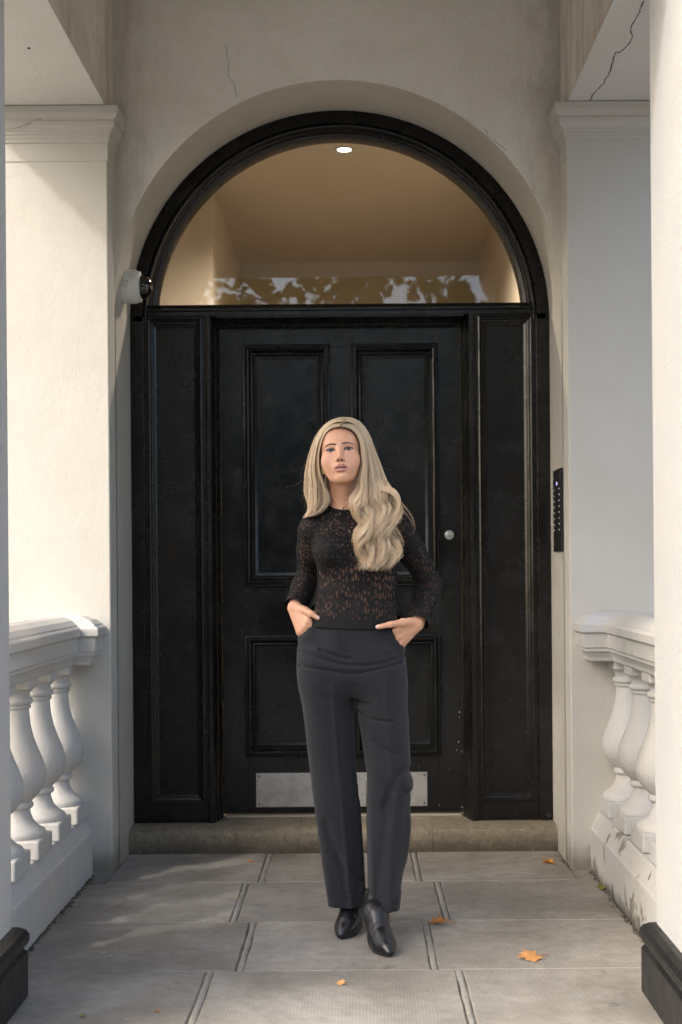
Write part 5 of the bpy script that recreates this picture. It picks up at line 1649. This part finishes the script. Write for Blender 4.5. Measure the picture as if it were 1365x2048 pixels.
# top of the head: swept back from the parting
for sgn in (-1, 1):
    curtain([(686,845,4.72),(686+sgn*10,843,4.73),(686+sgn*26,850,4.755),(686+sgn*40,868,4.785),(686+sgn*48,892,4.80),(686+sgn*52,915,4.81)],
            [(689,834.5,4.83),(690+sgn*14,836,4.84),(690+sgn*34,847,4.85),(690+sgn*50,872,4.85),(690+sgn*56,900,4.85),(690+sgn*60,925,4.85)], 420, 10, 0.6, 90, 880, 0.0, 10+sgn, short=0.1)
# flyaways
for k in range(55):
    side = hr.choice([-1, 1])
    if side < 0: a = (LO[hr.integers(2, 9)]); 
    else: a = (RO[hr.integers(2, 11)])
    u, v, Y = a
    ln = hr.uniform(12, 36); th = hr.uniform(-0.2, 0.9)
    t = np.linspace(0, 1, NP)
    bend = hr.normal(0, 0.8)
    p = np.stack([u + side*ln*(t*np.sin(th) + 0.25*bend*t*t), v + ln*(t*np.cos(th)) + 6*np.sin(t*3 + bend)*t, np.full(NP, Y - 0.005)], 1)
    strands.append(px_to_world(p)); widths.append(np.full(NP, 0.00018)*(1 - 0.4*t)); tints.append(np.tile((MID*0.9).astype(np.float32), (NP, 1)))

Pn = np.stack(strands); Wd = np.stack(widths); Tn = np.stack(tints)
flat = Pn.reshape(-1, 3)
# keep every strand outside the body and the cloth
def keep_out(P, f, gap, it=3):
    e = 0.001
    for _ in range(it):
        d = f(P); m = d < gap
        if not m.any(): break
        Q = P[m]; dq = d[m]
        g = np.stack([f(Q + A(e,0,0)) - dq, f(Q + A(0,e,0)) - dq, f(Q + A(0,0,e)) - dq], 1)/e
        g /= np.linalg.norm(g, axis=1)[:, None] + 1e-9
        P[m] = Q + g*np.clip(gap - dq, 0, 0.02)[:, None]
    return P
lo = flat[:, 2] < 1.40
fl = flat[lo]; flat[lo] = keep_out(fl, lambda P: sdf_top(P), 0.0025)
hi = ~lo
fl = flat[hi]; flat[hi] = keep_out(fl, lambda P: smin(sdf_face(P), sdf_upper(P), 0.012), 0.0030)
Pn = flat.reshape(Pn.shape)
ns = len(Pn)
T = np.gradient(Pn, axis=1); T /= np.linalg.norm(T, axis=2)[..., None] + 1e-9
n1 = np.cross(T, A(0.1, 1, 0.05)); n1 /= np.linalg.norm(n1, axis=2)[..., None] + 1e-9
n2 = np.cross(T, n1)
rings = np.stack([Pn + Wd[..., None]*(math.cos(a)*n1 + math.sin(a)*n2) for a in (0.5, 0.5+2*PI/3, 0.5+4*PI/3)], 2)   # strand, point, 3
HV = rings.reshape(-1, 3)
base = (np.arange(ns)*NP*3)[:, None, None] + (np.arange(NP-1)*3)[None, :, None]
fq = []
for k in range(3):
    k2 = (k+1) % 3
    fq.append(np.stack([base[..., 0]+k, base[..., 0]+k2, base[..., 0]+3+k2, base[..., 0]+3+k], -1).reshape(-1, 4))
HF = np.concatenate(fq)
hme = bpy.data.meshes.new('hair')
hme.vertices.add(len(HV)); hme.vertices.foreach_set('co', HV.astype(np.float32).ravel())
hme.loops.add(len(HF)*4); hme.loops.foreach_set('vertex_index', HF.astype(np.int32).ravel())
hme.polygons.add(len(HF)); hme.polygons.foreach_set('loop_start', np.arange(0, len(HF)*4, 4, dtype=np.int32))
hme.polygons.foreach_set('use_smooth', np.ones(len(HF), dtype=bool))
hme.update(calc_edges=True)
vcol(hme, np.repeat(Tn.reshape(-1, 3), 3, axis=0))
def m_hair():
    t = NT('blonde_hair'); a = t.n('ShaderNodeVertexColor'); a.layer_name = 'tint'
    p = t.n('ShaderNodeBsdfPrincipled'); t.put(p.inputs['Base Color'], a.outputs[0])
    p.inputs['Roughness'].default_value = 0.38; p.inputs['Specular IOR Level'].default_value = 0.5
    tl = t.n('ShaderNodeBsdfTranslucent'); t.put(tl.inputs[0], a.outputs[0])
    mx = t.n('ShaderNodeMixShader'); mx.inputs[0].default_value = 0.35
    t.l(p.outputs[0], mx.inputs[1]); t.l(tl.outputs[0], mx.inputs[2]); t.l(mx.outputs[0], t.out.inputs[0])
    return t.m
M['hair'] = m_hair()
hair = link_mesh('hair', hme, M['hair'], woman)
# ================================================================== fallen leaves
def m_dry(name, a, b_):
    t = NT(name); P = t.pos(obj=True)
    n = t.noise(P, 45, 5, 0.65)
    c = t.mix(t.ramp(n, 0.35, 0.7), a, b_)
    t.pbr(c, 0.6, 0, t.bump(t.noise(P, 160, 3), 0.5, 0.001), Specular_IOR_Level=0.3)
    return t.m
M['leaf_tan'] = m_dry('tan_leaf', (0.58, 0.30, 0.115), (0.46, 0.20, 0.06))
M['leaf_rust'] = m_dry('rust_leaf', (0.42, 0.16, 0.035), (0.22, 0.07, 0.018))
M['leaf_gold'] = m_dry('golden_leaf', (0.50, 0.24, 0.045), (0.30, 0.12, 0.025))
M['leaf_green'] = m_dry('green_leaf', (0.20, 0.19, 0.03), (0.09, 0.10, 0.02))
def leaf(u, v, size, yaw, curl, tilt, mat, label, seed, squash=1.0, stalk=0.5):
    rn = random.Random(seed)
    Y = (CAMZ)*FOC/(v + ROLL*(u-VX) - VY)
    c = at(u, v, Y)
    # lobed outline, densified so that the blade can curl
    out = []
    n = len(LEAF2D)
    for i in range(n):
        a = LEAF2D[i]; b = LEAF2D[(i+1) % n]
        for k in range(3):
            t_ = k/3
            out.append((a[0]+(b[0]-a[0])*t_ + rn.uniform(-.012,.012), a[1]+(b[1]-a[1])*t_ + rn.uniform(-.012,.012)))
    def bend(x, y):
        z = curl*(x*x*1.2 + 0.5*y*y) + 0.10*math.sin(5*x+seed)*math.sin(4*y+1.3*seed) + tilt*x
        return (x*squash, y, z)
    rings = [[bend(x*f, y*f) for x, y in out] for f in (1.0, 0.75, 0.5, 0.25, 0.02)]
    zmin = min(p[2] for r_ in rings for p in r_)
    mb = MB()
    cy, sy = math.cos(yaw), math.sin(yaw)
    def place(p): return (c.x + size*(p[0]*cy - p[1]*sy), c.y + size*(p[0]*sy + p[1]*cy), 0.0022 + size*(p[2]-zmin))
    top = [[place(p) for p in r_] for r_ in rings]
    bot = [[(p[0], p[1], p[2]-0.0008) for p in r_] for r_ in rings]
    bot = [[(q[0], q[1], q[2]-0.0008) for q in r_] for r_ in top]
    allr = list(reversed(bot)) + top
    mb.rings(allr, True, True, True)
    p = empty('fallen_leaf', (c.x, c.y, 0), label, 'leaf', 'fallen leaves on the porch floor')
    mb.build('blade', mat, p, shade_angle=60)
    st = [place((0.0, -0.45*0.9, bend(0,-0.42)[2])), place((0.04, -0.7, zmin+0.08)), place((0.1, -0.5-stalk, zmin+0.02))]
    MB().tube(st, [size*0.018, size*0.014, size*0.012], 5).build('stalk', M['leaf_rust'], p, smooth=True)
    return p
leaf(1060, 1918, 0.090, 1.9, 0.42, 0.10, M['leaf_tan'], 'large pale tan lobed leaf lying flat in the sunlit right foreground', 1, 1.0, 0.25)
leaf(877, 1849, 0.082, 1.2, 0.9, 0.25, M['leaf_rust'], 'rust-red curled leaf on the joint right of the front boot', 2, 0.45, 0.2)
leaf(1096, 1727, 0.088, 0.4, 0.8, -0.2, M['leaf_gold'], 'golden brown curled leaf at the foot of the right reveal', 3, 0.6, 0.3)
leaf(681, 1969, 0.036, 0.9, 0.7, 0.2, M['leaf_tan'], 'tiny orange leaf fragment in the foreground below the front boot', 4, 0.7, 0.3)
leaf(1203, 1779, 0.040, 2.2, 1.0, 0.4, M['leaf_green'], 'small green leaf caught at the foot of the right balustrade', 5, 0.9, 0.2)
leaf(165, 2034, 0.026, 0.2, 0.5, 0.1, M['leaf_green'], 'tiny green leaf at the bottom left of the floor', 6, 0.8, 0.2)
leaf(314, 2024, 0.018, 1.0, 0.6, 0.1, M['leaf_rust'], 'tiny rust leaf scrap near the bottom, right of the tiny green leaf', 7, 0.6, 0.2)
leaf(479, 1797, 0.022, 0.6, 0.7, 0.2, M['leaf_green'], 'tiny green leaf scrap on the pale joint left of the trouser hem', 8, 0.8, 0.2)
leaf(500, 1725, 0.030, 1.4, 0.4, 0.1, M['leaf_rust'], 'small dark dry leaf on the slab below the left part of the doorstep', 9, 0.4, 0.1)
